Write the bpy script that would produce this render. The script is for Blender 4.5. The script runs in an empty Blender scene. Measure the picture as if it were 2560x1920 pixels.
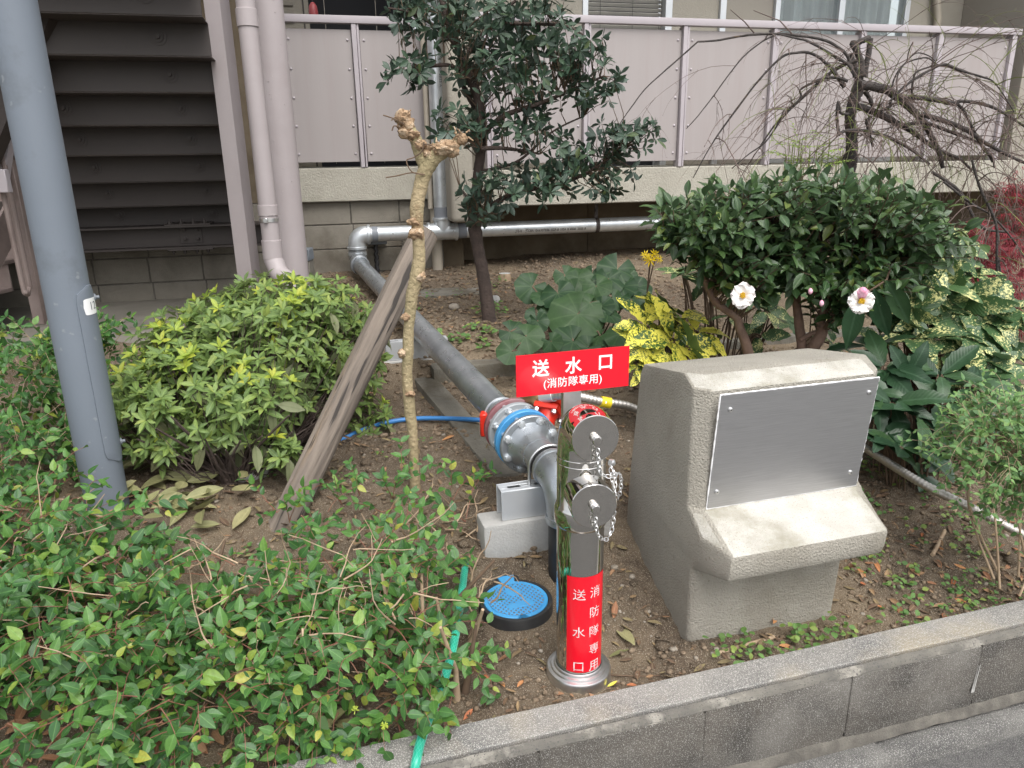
import bpy, bmesh, math, random
import numpy as np
from mathutils import Matrix, Vector, Euler
R = math.radians
random.seed(7); RNG = np.random.default_rng(7)
SC = bpy.context.scene; COL = SC.collection

# ------------------------------------------------------------------ camera, sky, sun, exposure
F = 1850.0; PITCH = R(17.03); ROLL = R(-0.9); H = 1.33
CAMROT = Matrix.Rotation(math.pi/2-PITCH, 3, 'X') @ Matrix.Rotation(ROLL, 3, 'Z')
cd = bpy.data.cameras.new('camera'); cam = bpy.data.objects.new('camera', cd); COL.objects.link(cam)
cd.sensor_width = 36; cd.lens = F/2560*36; cd.clip_end = 500; cd.clip_start = 0.05
cam.matrix_world = Matrix.Translation((0, 0, H)) @ CAMROT.to_4x4()
SC.camera = cam
w = bpy.data.worlds.new("World"); SC.world = w; w.use_nodes = True
nt = w.node_tree; nt.nodes.clear()
sky = nt.nodes.new('ShaderNodeTexSky'); sky.sky_type = 'NISHITA'; sky.sun_disc = False
sky.sun_elevation = R(58); sky.sun_rotation = R(155); sky.dust_density = 4; sky.air_density = 1.2
hs = nt.nodes.new('ShaderNodeHueSaturation'); hs.inputs['Saturation'].default_value = 0.22
bg = nt.nodes.new('ShaderNodeBackground'); bg.inputs[1].default_value = 0.15
wo = nt.nodes.new('ShaderNodeOutputWorld')
nt.links.new(sky.outputs[0], hs.inputs['Color']); nt.links.new(hs.outputs[0], bg.inputs[0]); nt.links.new(bg.outputs[0], wo.inputs[0])
sl = bpy.data.lights.new('sun', 'SUN'); sl.energy = 1.1; sl.angle = R(50); sl.color = (1, .97, .92)
so = bpy.data.objects.new('sun', sl); COL.objects.link(so)
az_s, el_s = R(155), R(58)
sdir = Vector((math.sin(az_s)*math.cos(el_s), math.cos(az_s)*math.cos(el_s), math.sin(el_s)))
so.rotation_euler = sdir.to_track_quat('Z', 'Y').to_euler()
SC.view_settings.view_transform = 'Standard'; SC.view_settings.look = 'None'; SC.view_settings.gamma = 1
SC.view_settings.use_curve_mapping = False; SC.view_settings.exposure = 0.87

# ------------------------------------------------------------------ frames and measuring helpers
def ray(u, v): return CAMROT @ Vector(((u-1280)/F, (960-v)/F, -1))
def aty(u, v, D):
    d = ray(u, v); return d*(D/d.y)+Vector((0, 0, H))
def atz(u, v, z):
    d = ray(u, v); return d*((z-H)/d.z)+Vector((0, 0, H))
CRT = np.array(CAMROT.transposed())
def depth_of(P): return -(CRT @ (np.array(P)-np.array([0, 0, H])))[2]
AK = R(16); TK = Matrix.Rotation(AK, 4, 'Z')                       # kerb frame: p along the kerb, q towards the building
def K(p, q, z): return TK @ Vector((p, q, z))
def toK(P): return TK.inverted() @ Vector(P)
AB = R(14); TB = Matrix.Translation((-0.93776, 6.0, 0)) @ Matrix.Rotation(AB, 4, 'Z')   # building frame: s along, d inwards
def B(s, d, z): return TB @ Vector((s, d, z))
TBI = TB.inverted()
def bs(u, v, d):
    c = TBI @ Vector((0, 0, H)); r = TBI.to_3x3() @ ray(u, v); t = (d-c.y)/r.y
    P = c+r*t; return P.x, P.z

def hash2(ix, iy, seed):
    n = (ix.astype(np.int64)*374761393+iy.astype(np.int64)*668265263+seed*1442695041) & 0xffffffff
    n = ((n ^ (n >> 13))*1274126177) & 0xffffffff
    return ((n ^ (n >> 16)) & 0xffff)/65535.0
def vnoise(x, y, seed=1):
    x = np.asarray(x, float); y = np.asarray(y, float)
    ix = np.floor(x); iy = np.floor(y); fx = x-ix; fy = y-iy
    fx = fx*fx*(3-2*fx); fy = fy*fy*(3-2*fy)
    a = hash2(ix, iy, seed); b = hash2(ix+1, iy, seed); c = hash2(ix, iy+1, seed); d = hash2(ix+1, iy+1, seed)
    return (a*(1-fx)+b*fx)*(1-fy)+(c*(1-fx)+d*fx)*fy-.5
QX = [0, 1.43, 1.62, 1.85, 2.03, 2.14, 2.9, 3.6, 3.72, 4.4, 6.0, 9]
QZ = [-.015, -.015, 0.0, .055, .132, .15, .18, .21, .285, .385, .46, .46]
LIDX, LIDY, LIDZ = 0.001, 1.915, .062
def gz_arr(p, q, fine=True):
    p = np.asarray(p, float); q = np.asarray(q, float)
    z = np.interp(q, QX, QZ)
    left = np.clip((.3-p)/.5, 0, 1)                                # left of the old edging the bed climbs evenly
    z2 = np.interp(q, [0, 1.43, 1.62, 1.85, 2.03, 2.14, 2.9, 3.7, 4.4, 6.0, 9], [-.015, -.015, 0, .055, .125, .145, .2, .3, .385, .46, .46])
    z = z*(1-left)+z2*left
    right = np.clip((p-1.75)/.5, 0, 1)
    z = z+right*.03*np.clip((q-1.5)/.5, 0, 1)
    x = p*math.cos(AK)-q*math.sin(AK); y = p*math.sin(AK)+q*math.cos(AK)
    land = np.clip((-1.85-x)/.12, 0, 1)*np.clip((y-3.95)/.12, 0, 1)  # the bed stops at the concrete landing
    z = z*(1-land)+.22*land
    # heap of earth at the stake, soil scraped round the block
    z = z+.03*np.exp(-(((x+.5)/.22)**2+((y-2.5)/.2)**2))
    z = z+.035*np.exp(-(((p-.93)/.13)**2+((q-1.53)/.06)**2))
    z = z-.02*np.exp(-(((p-.78)/.12)**2+((q-1.56)/.09)**2))
    z = z+.03*np.exp(-(((x+.05)/.25)**2+((y-4.2)/.18)**2))
    z = z+.025*vnoise(p*3.1, q*3.1, 3)*np.clip((q-1.46)/.2, 0, 1)
    dl = np.sqrt((x-LIDX)**2+(y-LIDY)**2); k = np.clip((.15-dl)/.03, 0, 1); z = z*(1-k)+(LIDZ-.02)*k   # dug level for the valve box
    if fine:
        k = np.clip((q-1.44)/.08, .15, 1)*np.clip((dl-.10)/.05, .1, 1)
        z = z+k*(.020*vnoise(p*13, q*13, 4)+.013*vnoise(p*37, q*37, 5)+.010*np.maximum(vnoise(p*83, q*83, 6), 0))
    return z
def gz(x, y):
    k = toK((x, y, 0)); return float(gz_arr(k.x, k.y, False))

# ------------------------------------------------------------------ object helpers
WL = {}
def tag(o, label=None, cat=None, group=None, kind=None):
    for k, v in (('label', label), ('category', cat), ('group', group), ('kind', kind)):
        if v: o[k] = v
    return o
def thing(name, label, cat, loc, group=None):
    o = bpy.data.objects.new(name, None); o.location = loc; o.empty_display_size = .1
    COL.objects.link(o); WL[o.name] = Vector(loc); return tag(o, label, cat, group)
def link(name, me, parent=None, off=None):
    o = bpy.data.objects.new(name, me); COL.objects.link(o)
    if parent is not None: o.parent = parent; WL[o.name] = WL[parent.name].copy()
    else: WL[o.name] = Vector((0, 0, 0))
    return o
class MB:
    def __init__(s, T=None): s.V = []; s.F = []; s.T = T or Matrix.Identity(4)
    def add(s, vs, fs, M=None):
        n = len(s.V); T = s.T if M is None else s.T @ M
        s.V += [T @ Vector(v) for v in vs]; s.F += [[i+n for i in f] for f in fs]; return s
    def box(s, a, b, M=None):
        x0, y0, z0 = a; x1, y1, z1 = b
        return s.add([(x0, y0, z0), (x1, y0, z0), (x1, y1, z0), (x0, y1, z0), (x0, y0, z1), (x1, y0, z1), (x1, y1, z1), (x0, y1, z1)],
                     [(0, 3, 2, 1), (4, 5, 6, 7), (0, 1, 5, 4), (1, 2, 6, 5), (2, 3, 7, 6), (3, 0, 4, 7)], M)
    def prism(s, pts, z0, z1, M=None):
        n = len(pts); vs = [(x, y, z0) for x, y in pts]+[(x, y, z1) for x, y in pts]
        fs = [list(range(n))[::-1], list(range(n, 2*n))]+[(i, (i+1) % n, n+(i+1) % n, n+i) for i in range(n)]
        return s.add(vs, fs, M)
    def lathe(s, prof, n=32, M=None, cap=True):
        vs = []; fs = []
        for r, z in prof:
            vs += [(r*math.cos(2*math.pi*i/n), r*math.sin(2*math.pi*i/n), z) for i in range(n)]
        for k in range(len(prof)-1):
            for i in range(n):
                j = (i+1) % n; fs.append((k*n+i, k*n+j, (k+1)*n+j, (k+1)*n+i))
        if cap: fs += [list(range(n))[::-1], [(len(prof)-1)*n+i for i in range(n)]]
        return s.add(vs, fs, M)
    def tube(s, pts, rad, n=10, cap=True, rough=0, seed=0):
        pts = [Vector(p) for p in pts]; m = len(pts)
        if m < 2: return s
        rs = rad if isinstance(rad, (list, tuple)) else [rad]*m
        t0 = (pts[1]-pts[0]).normalized(); x = t0.orthogonal().normalized(); vs = []; fs = []
        rr = random.Random(seed)
        for k in range(m):
            t = (pts[min(k+1, m-1)]-pts[max(k-1, 0)])
            t = t.normalized() if t.length > 1e-9 else t0
            x = (x-t*x.dot(t)); x = x.normalized() if x.length > 1e-6 else t.orthogonal().normalized(); y = t.cross(x)
            for i in range(n):
                a = 2*math.pi*i/n; r = rs[k]*(1+(rr.uniform(-rough, rough) if rough else 0))
                vs.append(pts[k]+x*(math.cos(a)*r)+y*(math.sin(a)*r))
        for k in range(m-1):
            for i in range(n):
                j = (i+1) % n; fs.append((k*n+i, k*n+j, (k+1)*n+j, (k+1)*n+i))
        if cap: fs += [list(range(n))[::-1], [(m-1)*n+i for i in range(n)]]
        return s.add(vs, fs)
    def torus(s, R0, r, M, n=24, m=8):
        vs = []; fs = []
        for i in range(n):
            a = 2*math.pi*i/n
            for j in range(m):
                b = 2*math.pi*j/m; q = R0+r*math.cos(b); vs.append((q*math.cos(a), q*math.sin(a), r*math.sin(b)))
        for i in range(n):
            for j in range(m): fs.append((i*m+j, ((i+1) % n)*m+j, ((i+1) % n)*m+(j+1) % m, i*m+(j+1) % m))
        return s.add(vs, fs, M)
    def mesh(s, name, mat, off=Vector((0, 0, 0)), smooth=40, bevel=0, seg=1):
        me = bpy.data.meshes.new(name)
        me.from_pydata([tuple(v-off) for v in s.V], [], s.F)
        if bevel:
            bm = bmesh.new(); bm.from_mesh(me); bmesh.ops.remove_doubles(bm, verts=bm.verts, dist=1e-5)
            es = [e for e in bm.edges if len(e.link_faces) == 2 and e.calc_face_angle(0) > R(28)]
            bmesh.ops.bevel(bm, geom=es, offset=bevel, segments=seg, affect='EDGES', clamp_overlap=True, profile=.6)
            bm.to_mesh(me); bm.free()
        me.validate()
        if mat: me.materials.append(mat)
        if smooth:
            me.polygons.foreach_set('use_smooth', [True]*len(me.polygons)); me.set_sharp_from_angle(angle=R(smooth))
        return me
    def build(s, name, mat, parent=None, label=None, cat=None, group=None, kind=None, **k):
        off = WL[parent.name] if parent is not None else Vector((0, 0, 0))
        return tag(link(name, s.mesh(name, mat, off, **k), parent), label, cat, group, kind)
def axis_matrix(o, z, xh=None):
    z = Vector(z).normalized(); x = Vector(xh) if xh is not None else z.orthogonal()
    x = (x-z*x.dot(z)).normalized(); y = z.cross(x)
    return Matrix(((x.x, y.x, z.x, o[0]), (x.y, y.y, z.y, o[1]), (x.z, y.z, z.z, o[2]), (0, 0, 0, 1)))
def smooth_path(pts, k=6):
    pts = [Vector(p) for p in pts]; out = []
    for i in range(len(pts)-1):
        a, b, c, d = pts[max(i-1, 0)], pts[i], pts[i+1], pts[min(i+2, len(pts)-1)]
        for j in range(k):
            t = j/k; out.append(.5*((2*b)+(c-a)*t+(2*a-5*b+4*c-d)*t*t+(3*b-a-3*c+d)*t**3))
    return out+[pts[-1]]
def lerp_list(vals, n):
    return [float(x) for x in np.interp(np.linspace(0, len(vals)-1, n), range(len(vals)), vals)]

# ------------------------------------------------------------------ materials
def N(nt, t, **k):
    n = nt.nodes.new('ShaderNode'+t)
    for a, b in k.items():
        if a.startswith('i_'): n.inputs[a[2:].replace('_', ' ')].default_value = b
        else: setattr(n, a, b)
    return n
def c4(c): return (c[0], c[1], c[2], 1)
def ramp(nt, fac, a, b, p0=.35, p1=.65):
    n = nt.nodes.new('ShaderNodeMapRange'); n.inputs[1].default_value = p0; n.inputs[2].default_value = p1
    n.inputs[3].default_value = a; n.inputs[4].default_value = b; nt.links.new(fac, n.inputs[0]); return n.outputs[0]
def mixc(nt, fac, a, b):
    m = nt.nodes.new('ShaderNodeMix'); m.data_type = 'RGBA'
    if isinstance(fac, float): m.inputs[0].default_value = fac
    else: nt.links.new(fac, m.inputs[0])
    for i, v in ((6, a), (7, b)):
        if isinstance(v, tuple): m.inputs[i].default_value = c4(v)
        else: nt.links.new(v, m.inputs[i])
    return m.outputs[2]
def pm(name, c1, c2=None, scale=6, rough=.7, metal=0, bump=0, bscale=80, c3=None, s3=2.5, p3=(.5, .7), rvar=0, spec=.5, coat=0, stretch=(1, 1, 1), speck=None, spscale=300, spthr=.62, bdist=.01, gen=False):
    m = bpy.data.materials.new(name); m.use_nodes = True; t = m.node_tree; t.nodes.clear()
    out = N(t, 'OutputMaterial'); p = N(t, 'BsdfPrincipled'); t.links.new(p.outputs[0], out.inputs[0])
    p.inputs['Roughness'].default_value = rough; p.inputs['Metallic'].default_value = metal
    p.inputs['Specular IOR Level'].default_value = spec; p.inputs['Coat Weight'].default_value = coat
    tc = N(t, 'TexCoord'); mp = N(t, 'Mapping'); mp.inputs['Scale'].default_value = stretch
    t.links.new(tc.outputs['Object'], mp.inputs[0]); co = mp.outputs[0]
    def noise(sc, det=5, r=.6):
        n = N(t, 'TexNoise'); n.inputs['Scale'].default_value = sc; n.inputs['Detail'].default_value = det
        n.inputs['Roughness'].default_value = r; t.links.new(co, n.inputs['Vector']); return n.outputs[0]
    if c2 is None: c2 = tuple(x*.8 for x in c1)
    n1 = noise(scale); col = mixc(t, ramp(t, n1, 0, 1), c1, c2)
    if c3: col = mixc(t, ramp(t, noise(s3, 6, .65), 0, 1, *p3), col, c3)
    if speck:
        col = mixc(t, ramp(t, noise(spscale, 2, .5), 0, 1, spthr, spthr+.05), col, speck)
    t.links.new(col, p.inputs['Base Color'])
    if rvar: t.links.new(ramp(t, noise(scale*2.3), max(rough-rvar, .02), rough+rvar, .3, .7), p.inputs['Roughness'])
    if bump:
        b = N(t, 'Bump'); b.inputs['Strength'].default_value = bump; b.inputs['Distance'].default_value = bdist
        t.links.new(noise(bscale, 4), b.inputs['Height']); t.links.new(b.outputs[0], p.inputs['Normal'])
    return m
def leafmat(name, cols, rough=.38, under=None, trans=.22, spec=.5, vein=.35, vcol=None, varieg=None, vthr=.52, bump=.25):
    """green blade: colour varies leaf by leaf (object random plus the stored per-leaf value), pale midrib, paler underside"""
    m = bpy.data.materials.new(name); m.use_nodes = True; t = m.node_tree; t.nodes.clear()
    out = N(t, 'OutputMaterial'); p = N(t, 'BsdfPrincipled')
    oi = N(t, 'ObjectInfo'); at = N(t, 'Attribute', attribute_name='rnd'); ad = N(t, 'Math', operation='ADD'); fr = N(t, 'Math', operation='FRACT')
    t.links.new(oi.outputs['Random'], ad.inputs[0]); t.links.new(at.outputs['Fac'], ad.inputs[1]); t.links.new(ad.outputs[0], fr.inputs[0]); rnd = fr.outputs[0]
    cr = N(t, 'ValToRGB'); e = cr.color_ramp.elements
    while len(e) < len(cols): e.new(.5)
    for i, (pos, c) in enumerate(cols): e[i].position = pos; e[i].color = c4(c)
    t.links.new(rnd, cr.inputs[0]); col = cr.outputs[0]
    lv = N(t, 'Attribute', attribute_name='luv'); sx = N(t, 'SeparateXYZ'); t.links.new(lv.outputs['Vector'], sx.inputs[0])
    ab = N(t, 'Math', operation='ABSOLUTE'); t.links.new(sx.outputs[0], ab.inputs[0])
    nz = N(t, 'TexNoise'); nz.inputs['Scale'].default_value = 6; nz.inputs['Detail'].default_value = 3
    off = N(t, 'VectorMath', operation='ADD'); sc = N(t, 'Math', operation='MULTIPLY'); sc.inputs[1].default_value = 37
    t.links.new(rnd, sc.inputs[0]); t.links.new(lv.outputs['Vector'], off.inputs[0]); t.links.new(sc.outputs[0], off.inputs[1]); t.links.new(off.outputs[0], nz.inputs['Vector'])
    col = mixc(t, ramp(t, nz.outputs[0], 0, .35, .35, .75), col, tuple(x*.55 for x in cols[0][1]))
    if varieg:
        n2 = N(t, 'TexNoise'); n2.inputs['Scale'].default_value = 17; n2.inputs['Detail'].default_value = 4; n2.inputs['Roughness'].default_value = .75
        t.links.new(off.outputs[0], n2.inputs['Vector'])
        n3 = N(t, 'TexNoise'); n3.inputs['Scale'].default_value = 2.2; t.links.new(off.outputs[0], n3.inputs['Vector'])
        a2 = N(t, 'Math', operation='ADD'); m2 = N(t, 'Math', operation='MULTIPLY'); m2.inputs[1].default_value = .55
        t.links.new(n3.outputs[0], m2.inputs[0]); t.links.new(n2.outputs[0], a2.inputs[0]); t.links.new(m2.outputs[0], a2.inputs[1])
        col = mixc(t, ramp(t, a2.outputs[0], 0, 1, vthr+.27, vthr+.31), col, varieg)
    else:
        mid = cols[len(cols)//2][1]; col = mixc(t, ramp(t, ab.outputs[0], vein, 0, .006, .028), col, vcol or tuple(min(1, x*1.7+.03) for x in mid))
    ge = N(t, 'NewGeometry')
    under = under or tuple(x*1.2+.025 for x in cols[0][1])
    col = mixc(t, ge.outputs['Backfacing'], col, under)
    t.links.new(col, p.inputs['Base Color']); p.inputs['Roughness'].default_value = rough; p.inputs['Specular IOR Level'].default_value = spec
    if bump:
        b = N(t, 'Bump'); b.inputs['Strength'].default_value = bump; b.inputs['Distance'].default_value = .004
        wv = N(t, 'TexWave'); wv.inputs['Scale'].default_value = 4; wv.inputs['Distortion'].default_value = 1.5
        vm = N(t, 'CombineXYZ'); s2 = N(t, 'Math', operation='SUBTRACT'); t.links.new(sx.outputs[1], s2.inputs[0]); t.links.new(ab.outputs[0], s2.inputs[1])
        t.links.new(s2.outputs[0], vm.inputs[0]); t.links.new(vm.outputs[0], wv.inputs[0]); t.links.new(wv.outputs[1], b.inputs['Height']); t.links.new(b.outputs[0], p.inputs['Normal'])
    tr = N(t, 'BsdfTranslucent'); mx = N(t, 'MixShader'); mx.inputs[0].default_value = trans
    t.links.new(mixc(t, .5, col, tuple(min(1, x*1.6+.01) for x in cols[len(cols)//2][1])), tr.inputs[0])
    t.links.new(p.outputs[0], mx.inputs[1]); t.links.new(tr.outputs[0], mx.inputs[2]); t.links.new(mx.outputs[0], out.inputs[0])
    return m

M = {}
M['soil'] = pm('soil', (.18, .138, .098), (.108, .081, .058), 26, .95, bump=1, bscale=230, c3=(.24, .185, .125), s3=1.6, p3=(.46, .62), speck=(.40, .34, .26), spscale=330, spthr=.585, bdist=.012, spec=.2)
M['clod'] = pm('clod', (.27, .21, .15), (.12, .086, .058), 60, .95, bump=.5, bscale=200, spec=.2)
M['pebble'] = pm('pebble', (.34, .3, .25), (.2, .17, .13), 18, .85, bump=.3, bscale=200)
M['asphalt'] = pm('asphalt', (.115, .112, .108), (.065, .064, .062), 60, .85, bump=.8, bscale=240, speck=(.26, .25, .24), spscale=380, spthr=.56)
M['kerb'] = pm('kerb', (.26, .247, .225), (.145, .143, .138), 4, .93, bump=.8, bscale=330, c3=(.31, .27, .205), s3=1.7, p3=(.5, .62), speck=(.46, .44, .41), spscale=430, spthr=.55, bdist=.004)
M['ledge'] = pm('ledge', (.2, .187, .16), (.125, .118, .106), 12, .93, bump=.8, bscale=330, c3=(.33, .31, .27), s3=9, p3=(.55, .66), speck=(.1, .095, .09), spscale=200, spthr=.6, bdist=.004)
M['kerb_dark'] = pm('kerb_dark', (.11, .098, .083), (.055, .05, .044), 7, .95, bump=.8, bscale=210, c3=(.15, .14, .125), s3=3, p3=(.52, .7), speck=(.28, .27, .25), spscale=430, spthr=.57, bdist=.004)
M['footing'] = pm('footing', (.15, .145, .135), (.08, .078, .075), 9, .95, bump=.7, bscale=150, speck=(.34, .33, .31), spscale=400, spthr=.57)
M['mortar'] = pm('mortar', (.15, .138, .118), (.085, .078, .068), 20, .95, bump=.5, bscale=200)
M['stucco'] = pm('stucco', (.42, .393, .338), (.365, .34, .29), 6, .93, bump=1.0, bscale=170, bdist=.012, c3=(.265, .24, .19), s3=2.6, p3=(.53, .75), speck=(.27, .25, .2), spscale=120, spthr=.67)
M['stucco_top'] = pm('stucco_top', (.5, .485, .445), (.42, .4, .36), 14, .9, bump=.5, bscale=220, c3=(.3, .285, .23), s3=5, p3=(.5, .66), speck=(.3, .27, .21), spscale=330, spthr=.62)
M['concrete'] = pm('concrete', (.30, .285, .25), (.23, .215, .185), 4, .92, bump=.35, bscale=120, c3=(.17, .155, .125), s3=1.6, p3=(.54, .72))
M['slab_face'] = pm('slab_face', (.40, .38, .325), (.35, .33, .28), 5, .93, bump=.9, bscale=75, bdist=.008, c3=(.26, .255, .19), s3=2.2, p3=(.57, .78))
M['floor'] = pm('floor', (.3, .275, .235), (.24, .22, .185), 2, .85, bump=.15, bscale=90, c3=(.13, .118, .098), s3=1.1, p3=(.52, .7))
M['block'] = pm('block', (.235, .215, .18), (.19, .172, .142), 5, .95, bump=.5, bscale=160, c3=(.12, .105, .082), s3=2.2, p3=(.5, .7))
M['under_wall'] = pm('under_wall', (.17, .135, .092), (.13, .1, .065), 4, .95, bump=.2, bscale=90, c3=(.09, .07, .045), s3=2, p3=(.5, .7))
M['edging'] = pm('edging', (.2, .185, .155), (.14, .13, .108), 7, .95, bump=.6, bscale=120, c3=(.1, .085, .06), s3=4, p3=(.5, .65))
M['white_concrete'] = pm('white_concrete', (.42, .41, .39), (.34, .335, .32), 7, .92, bump=.4, bscale=130, c3=(.22, .2, .165), s3=6, p3=(.58, .7))
M['beige_wall'] = pm('beige_wall', (.34, .315, .265), (.31, .285, .24), 3, .93, bump=.5, bscale=90)
M['grey_wall'] = pm('grey_wall', (.3, .275, .235), (.28, .255, .22), 2, .9, bump=.25, bscale=120)
M['mauve'] = pm('mauve', (.39, .348, .352), (.355, .315, .318), 3, .5, bump=.06, bscale=60, c3=(.34, .29, .285), s3=1.5, p3=(.55, .8), spec=.4)
M['panel'] = pm('panel', (.34, .308, .303), (.325, .294, .288), 1.6, .48, spec=.4, stretch=(5, 5, .35), bump=.03, bscale=40, c3=(.31, .27, .262), s3=1.8, p3=(.5, .85))
M['rail'] = pm('rail', (.415, .378, .398), (.38, .346, .365), 3, .4, spec=.45)
M['steel_paint'] = pm('steel_paint', (.05, .040, .036), (.043, .034, .031), 3, .55, bump=.05, bscale=50, c3=(.045, .036, .033), s3=2.2, p3=(.52, .72))
M['step_face'] = pm('step_face', (.235, .185, .17), (.2, .158, .145), 4, .6, c3=(.14, .105, .095), s3=3, p3=(.5, .7))
M['pole'] = pm('pole', (.165, .19, .225), (.15, .173, .205), 2, .5, bump=.05, bscale=70, c3=(.12, .136, .155), s3=2.4, p3=(.55, .66), spec=.4, speck=(.22, .24, .26), spscale=26, spthr=.7)
M['galv'] = pm('galv', (.66, .69, .71), (.52, .55, .58), 10, .36, .7, rvar=.1, bump=.02, bscale=30)
M['galv_dull'] = pm('galv_dull', (.44, .465, .49), (.33, .355, .38), 9, .34, .75, rvar=.12, c3=(.5, .52, .54), s3=5, p3=(.55, .75), bump=.05, bscale=60)
M['flange_grey'] = pm('flange_grey', (.33, .35, .365), (.29, .31, .325), 12, .5, .1, spec=.4)
M['flange_blue'] = pm('flange_blue', (.05, .25, .52), (.09, .32, .57), 14, .5, c3=(.25, .38, .5), s3=9, p3=(.6, .72))
M['flange_red'] = pm('flange_red', (.2, .03, .04), (.28, .16, .17), 10, .45, .2)
M['tape'] = pm('tape', (.2, .215, .24), (.18, .195, .22), 10, .5)
M['chrome'] = pm('chrome', (.66, .64, .61), (.62, .6, .575), 2, .045, 1, bump=.015, bscale=9)
M['steel'] = pm('steel', (.74, .74, .74), (.64, .64, .64), 30, .36, 1)
M['brushed'] = pm('brushed', (.56, .56, .57), (.46, .46, .47), 6, .40, .95, stretch=(2, 2, 160), bump=.12, bscale=5, bdist=.002, rvar=.08)
M['dull_red'] = pm('dull_red', (.3, .05, .055), None, 6, .5)
M['red_paint'] = pm('red_paint', (.72, .035, .015), (.62, .025, .012), 10, .35)
M['sign_red'] = pm('sign_red', (.74, .006, .02), (.72, .006, .02), 4, .28, coat=.4)
M['white_print'] = pm('white_print', (.85, .85, .85), (.83, .83, .83), 4, .4)
M['black_print'] = pm('black_print', (.02, .02, .022), None, 4, .5)
M['black_plastic'] = pm('black_plastic', (.018, .018, .02), (.03, .03, .03), 20, .5, c3=(.08, .065, .05), s3=12, p3=(.6, .7))
M['lid_blue'] = pm('lid_blue', (.07, .35, .68), (.06, .32, .64), 20, .4, c3=(.12, .3, .48), s3=26, p3=(.66, .72))
M['grip_mud'] = pm('grip_mud', (.14, .2, .29), (.2, .17, .15), 40, .9)
M['hose_green'] = pm('hose_green', (.015, .36, .24), (.012, .31, .2), 20, .28)
M['hose_net'] = pm('hose_net', (.16, .56, .42), (.14, .52, .4), 10, .35)
M['hose_blue'] = pm('hose_blue', (.05, .21, .52), (.045, .19, .46), 10, .35)
M['brass'] = pm('brass', (.48, .32, .17), (.4, .26, .14), 20, .4, .9)
M['yellow'] = pm('yellow', (.82, .62, .02), None, 4, .45)
M['flex_steel'] = pm('flex_steel', (.6, .57, .53), (.48, .455, .42), 20, .5, 1)
M['pvc'] = pm('pvc', (.40, .355, .29), (.36, .32, .26), 3, .5)
M['box_grey'] = pm('box_grey', (.17, .19, .215), None, 5, .5)
M['corr_black'] = pm('corr_black', (.03, .03, .033), None, 5, .5)
M['alu'] = pm('alu', (.62, .64, .66), (.56, .58, .6), 4, .35, .5)
M['dark_room'] = pm('dark_room', (.008, .009, .014), None, 4, .6)  # near-black colour stands in for the shade inside the rooms
M['curtain'] = pm('curtain', (.55, .58, .58), (.42, .45, .46), 3, .9, stretch=(4, 4, .5))
M['blind'] = pm('blind', (.55, .53, .48), None, 4, .5)
M['log'] = pm('log', (.2, .165, .135), (.115, .095, .08), 2.2, .95, bump=1, bscale=2.4, c3=(.27, .19, .115), s3=.6, p3=(.55, .72), bdist=.008, stretch=(20, 20, 1.6), speck=(.04, .034, .03), spscale=2.4, spthr=.6)
M['log_end'] = pm('log_end', (.4, .29, .15), (.24, .165, .085), 30, .9, bump=.5, bscale=80)
M['stub_bark'] = pm('stub_bark', (.40, .315, .19), (.29, .245, .135), 7, .85, bump=1, bscale=70, c3=(.22, .145, .075), s3=9, p3=(.56, .7), speck=(.5, .4, .25), spscale=90, spthr=.64)
M['stub_knot'] = pm('stub_knot', (.46, .32, .2), (.22, .13, .07), 60, .9, bump=1, bscale=130, c3=(.6, .46, .32), s3=30, p3=(.52, .62))
M['bark_dark'] = pm('bark_dark', (.085, .06, .05), (.05, .036, .03), 20, .9, bump=.9, bscale=90)
M['bark_weep'] = pm('bark_weep', (.066, .055, .05), (.034, .029, .028), 14, .8, bump=1, bscale=70, c3=(.14, .09, .05), s3=7, p3=(.58, .7))
M['twig_weep'] = pm('twig_weep', (.15, .105, .09), (.1, .072, .063), 12, .75)
M['twig_green'] = pm('twig_green', (.16, .19, .05), (.12, .13, .045), 12, .6)
M['bark_cam'] = pm('bark_cam', (.22, .14, .105), (.15, .095, .07), 16, .85, bump=.6, bscale=60, c3=(.28, .2, .15), s3=6, p3=(.5, .7))
M['twig_tan'] = pm('twig_tan', (.45, .34, .23), (.3, .21, .135), 20, .85)
M['twig_brown'] = pm('twig_brown', (.15, .1, .065), (.1, .065, .042), 20, .85)
M['twig_red'] = pm('twig_red', (.24, .12, .075), (.2, .075, .05), 20, .7)
M['petal'] = pm('petal', (.84, .79, .77), (.86, .83, .8), 30, .6, bump=.3, bscale=60, c3=(.8, .55, .63), s3=18, p3=(.63, .76))
M['petal_pink'] = pm('petal_pink', (.72, .25, .38), (.8, .5, .6), 40, .6)
M['stamen'] = pm('stamen', (.75, .45, .02), (.6, .33, .01), 60, .7, bump=.8, bscale=300)
M['yellow_petal'] = pm('yellow_petal', (.85, .62, .01), None, 30, .5)
M['tree_leaf'] = leafmat('tree_leaf', [(0, (.028, .055, .037)), (.5, (.04, .075, .046)), (.95, (.058, .1, .054)), (1, (.12, .15, .04))], .36, trans=.12)
M['camellia_leaf'] = leafmat('camellia_leaf', [(0, (.03, .066, .024)), (.5, (.045, .096, .031)), (.9, (.07, .128, .036)), (1, (.15, .19, .035))], .3, trans=.15, spec=.6)
M['azalea_leaf'] = leafmat('azalea_leaf', [(0, (.11, .18, .055)), (.5, (.155, .24, .065)), (.85, (.22, .31, .075)), (1, (.28, .34, .07))], .45, under=(.2, .24, .13), trans=.28)
M['azalea_young'] = leafmat('azalea_young', [(0, (.27, .38, .06)), (.6, (.36, .44, .06)), (1, (.46, .46, .05))], .45, trans=.3)
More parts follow.
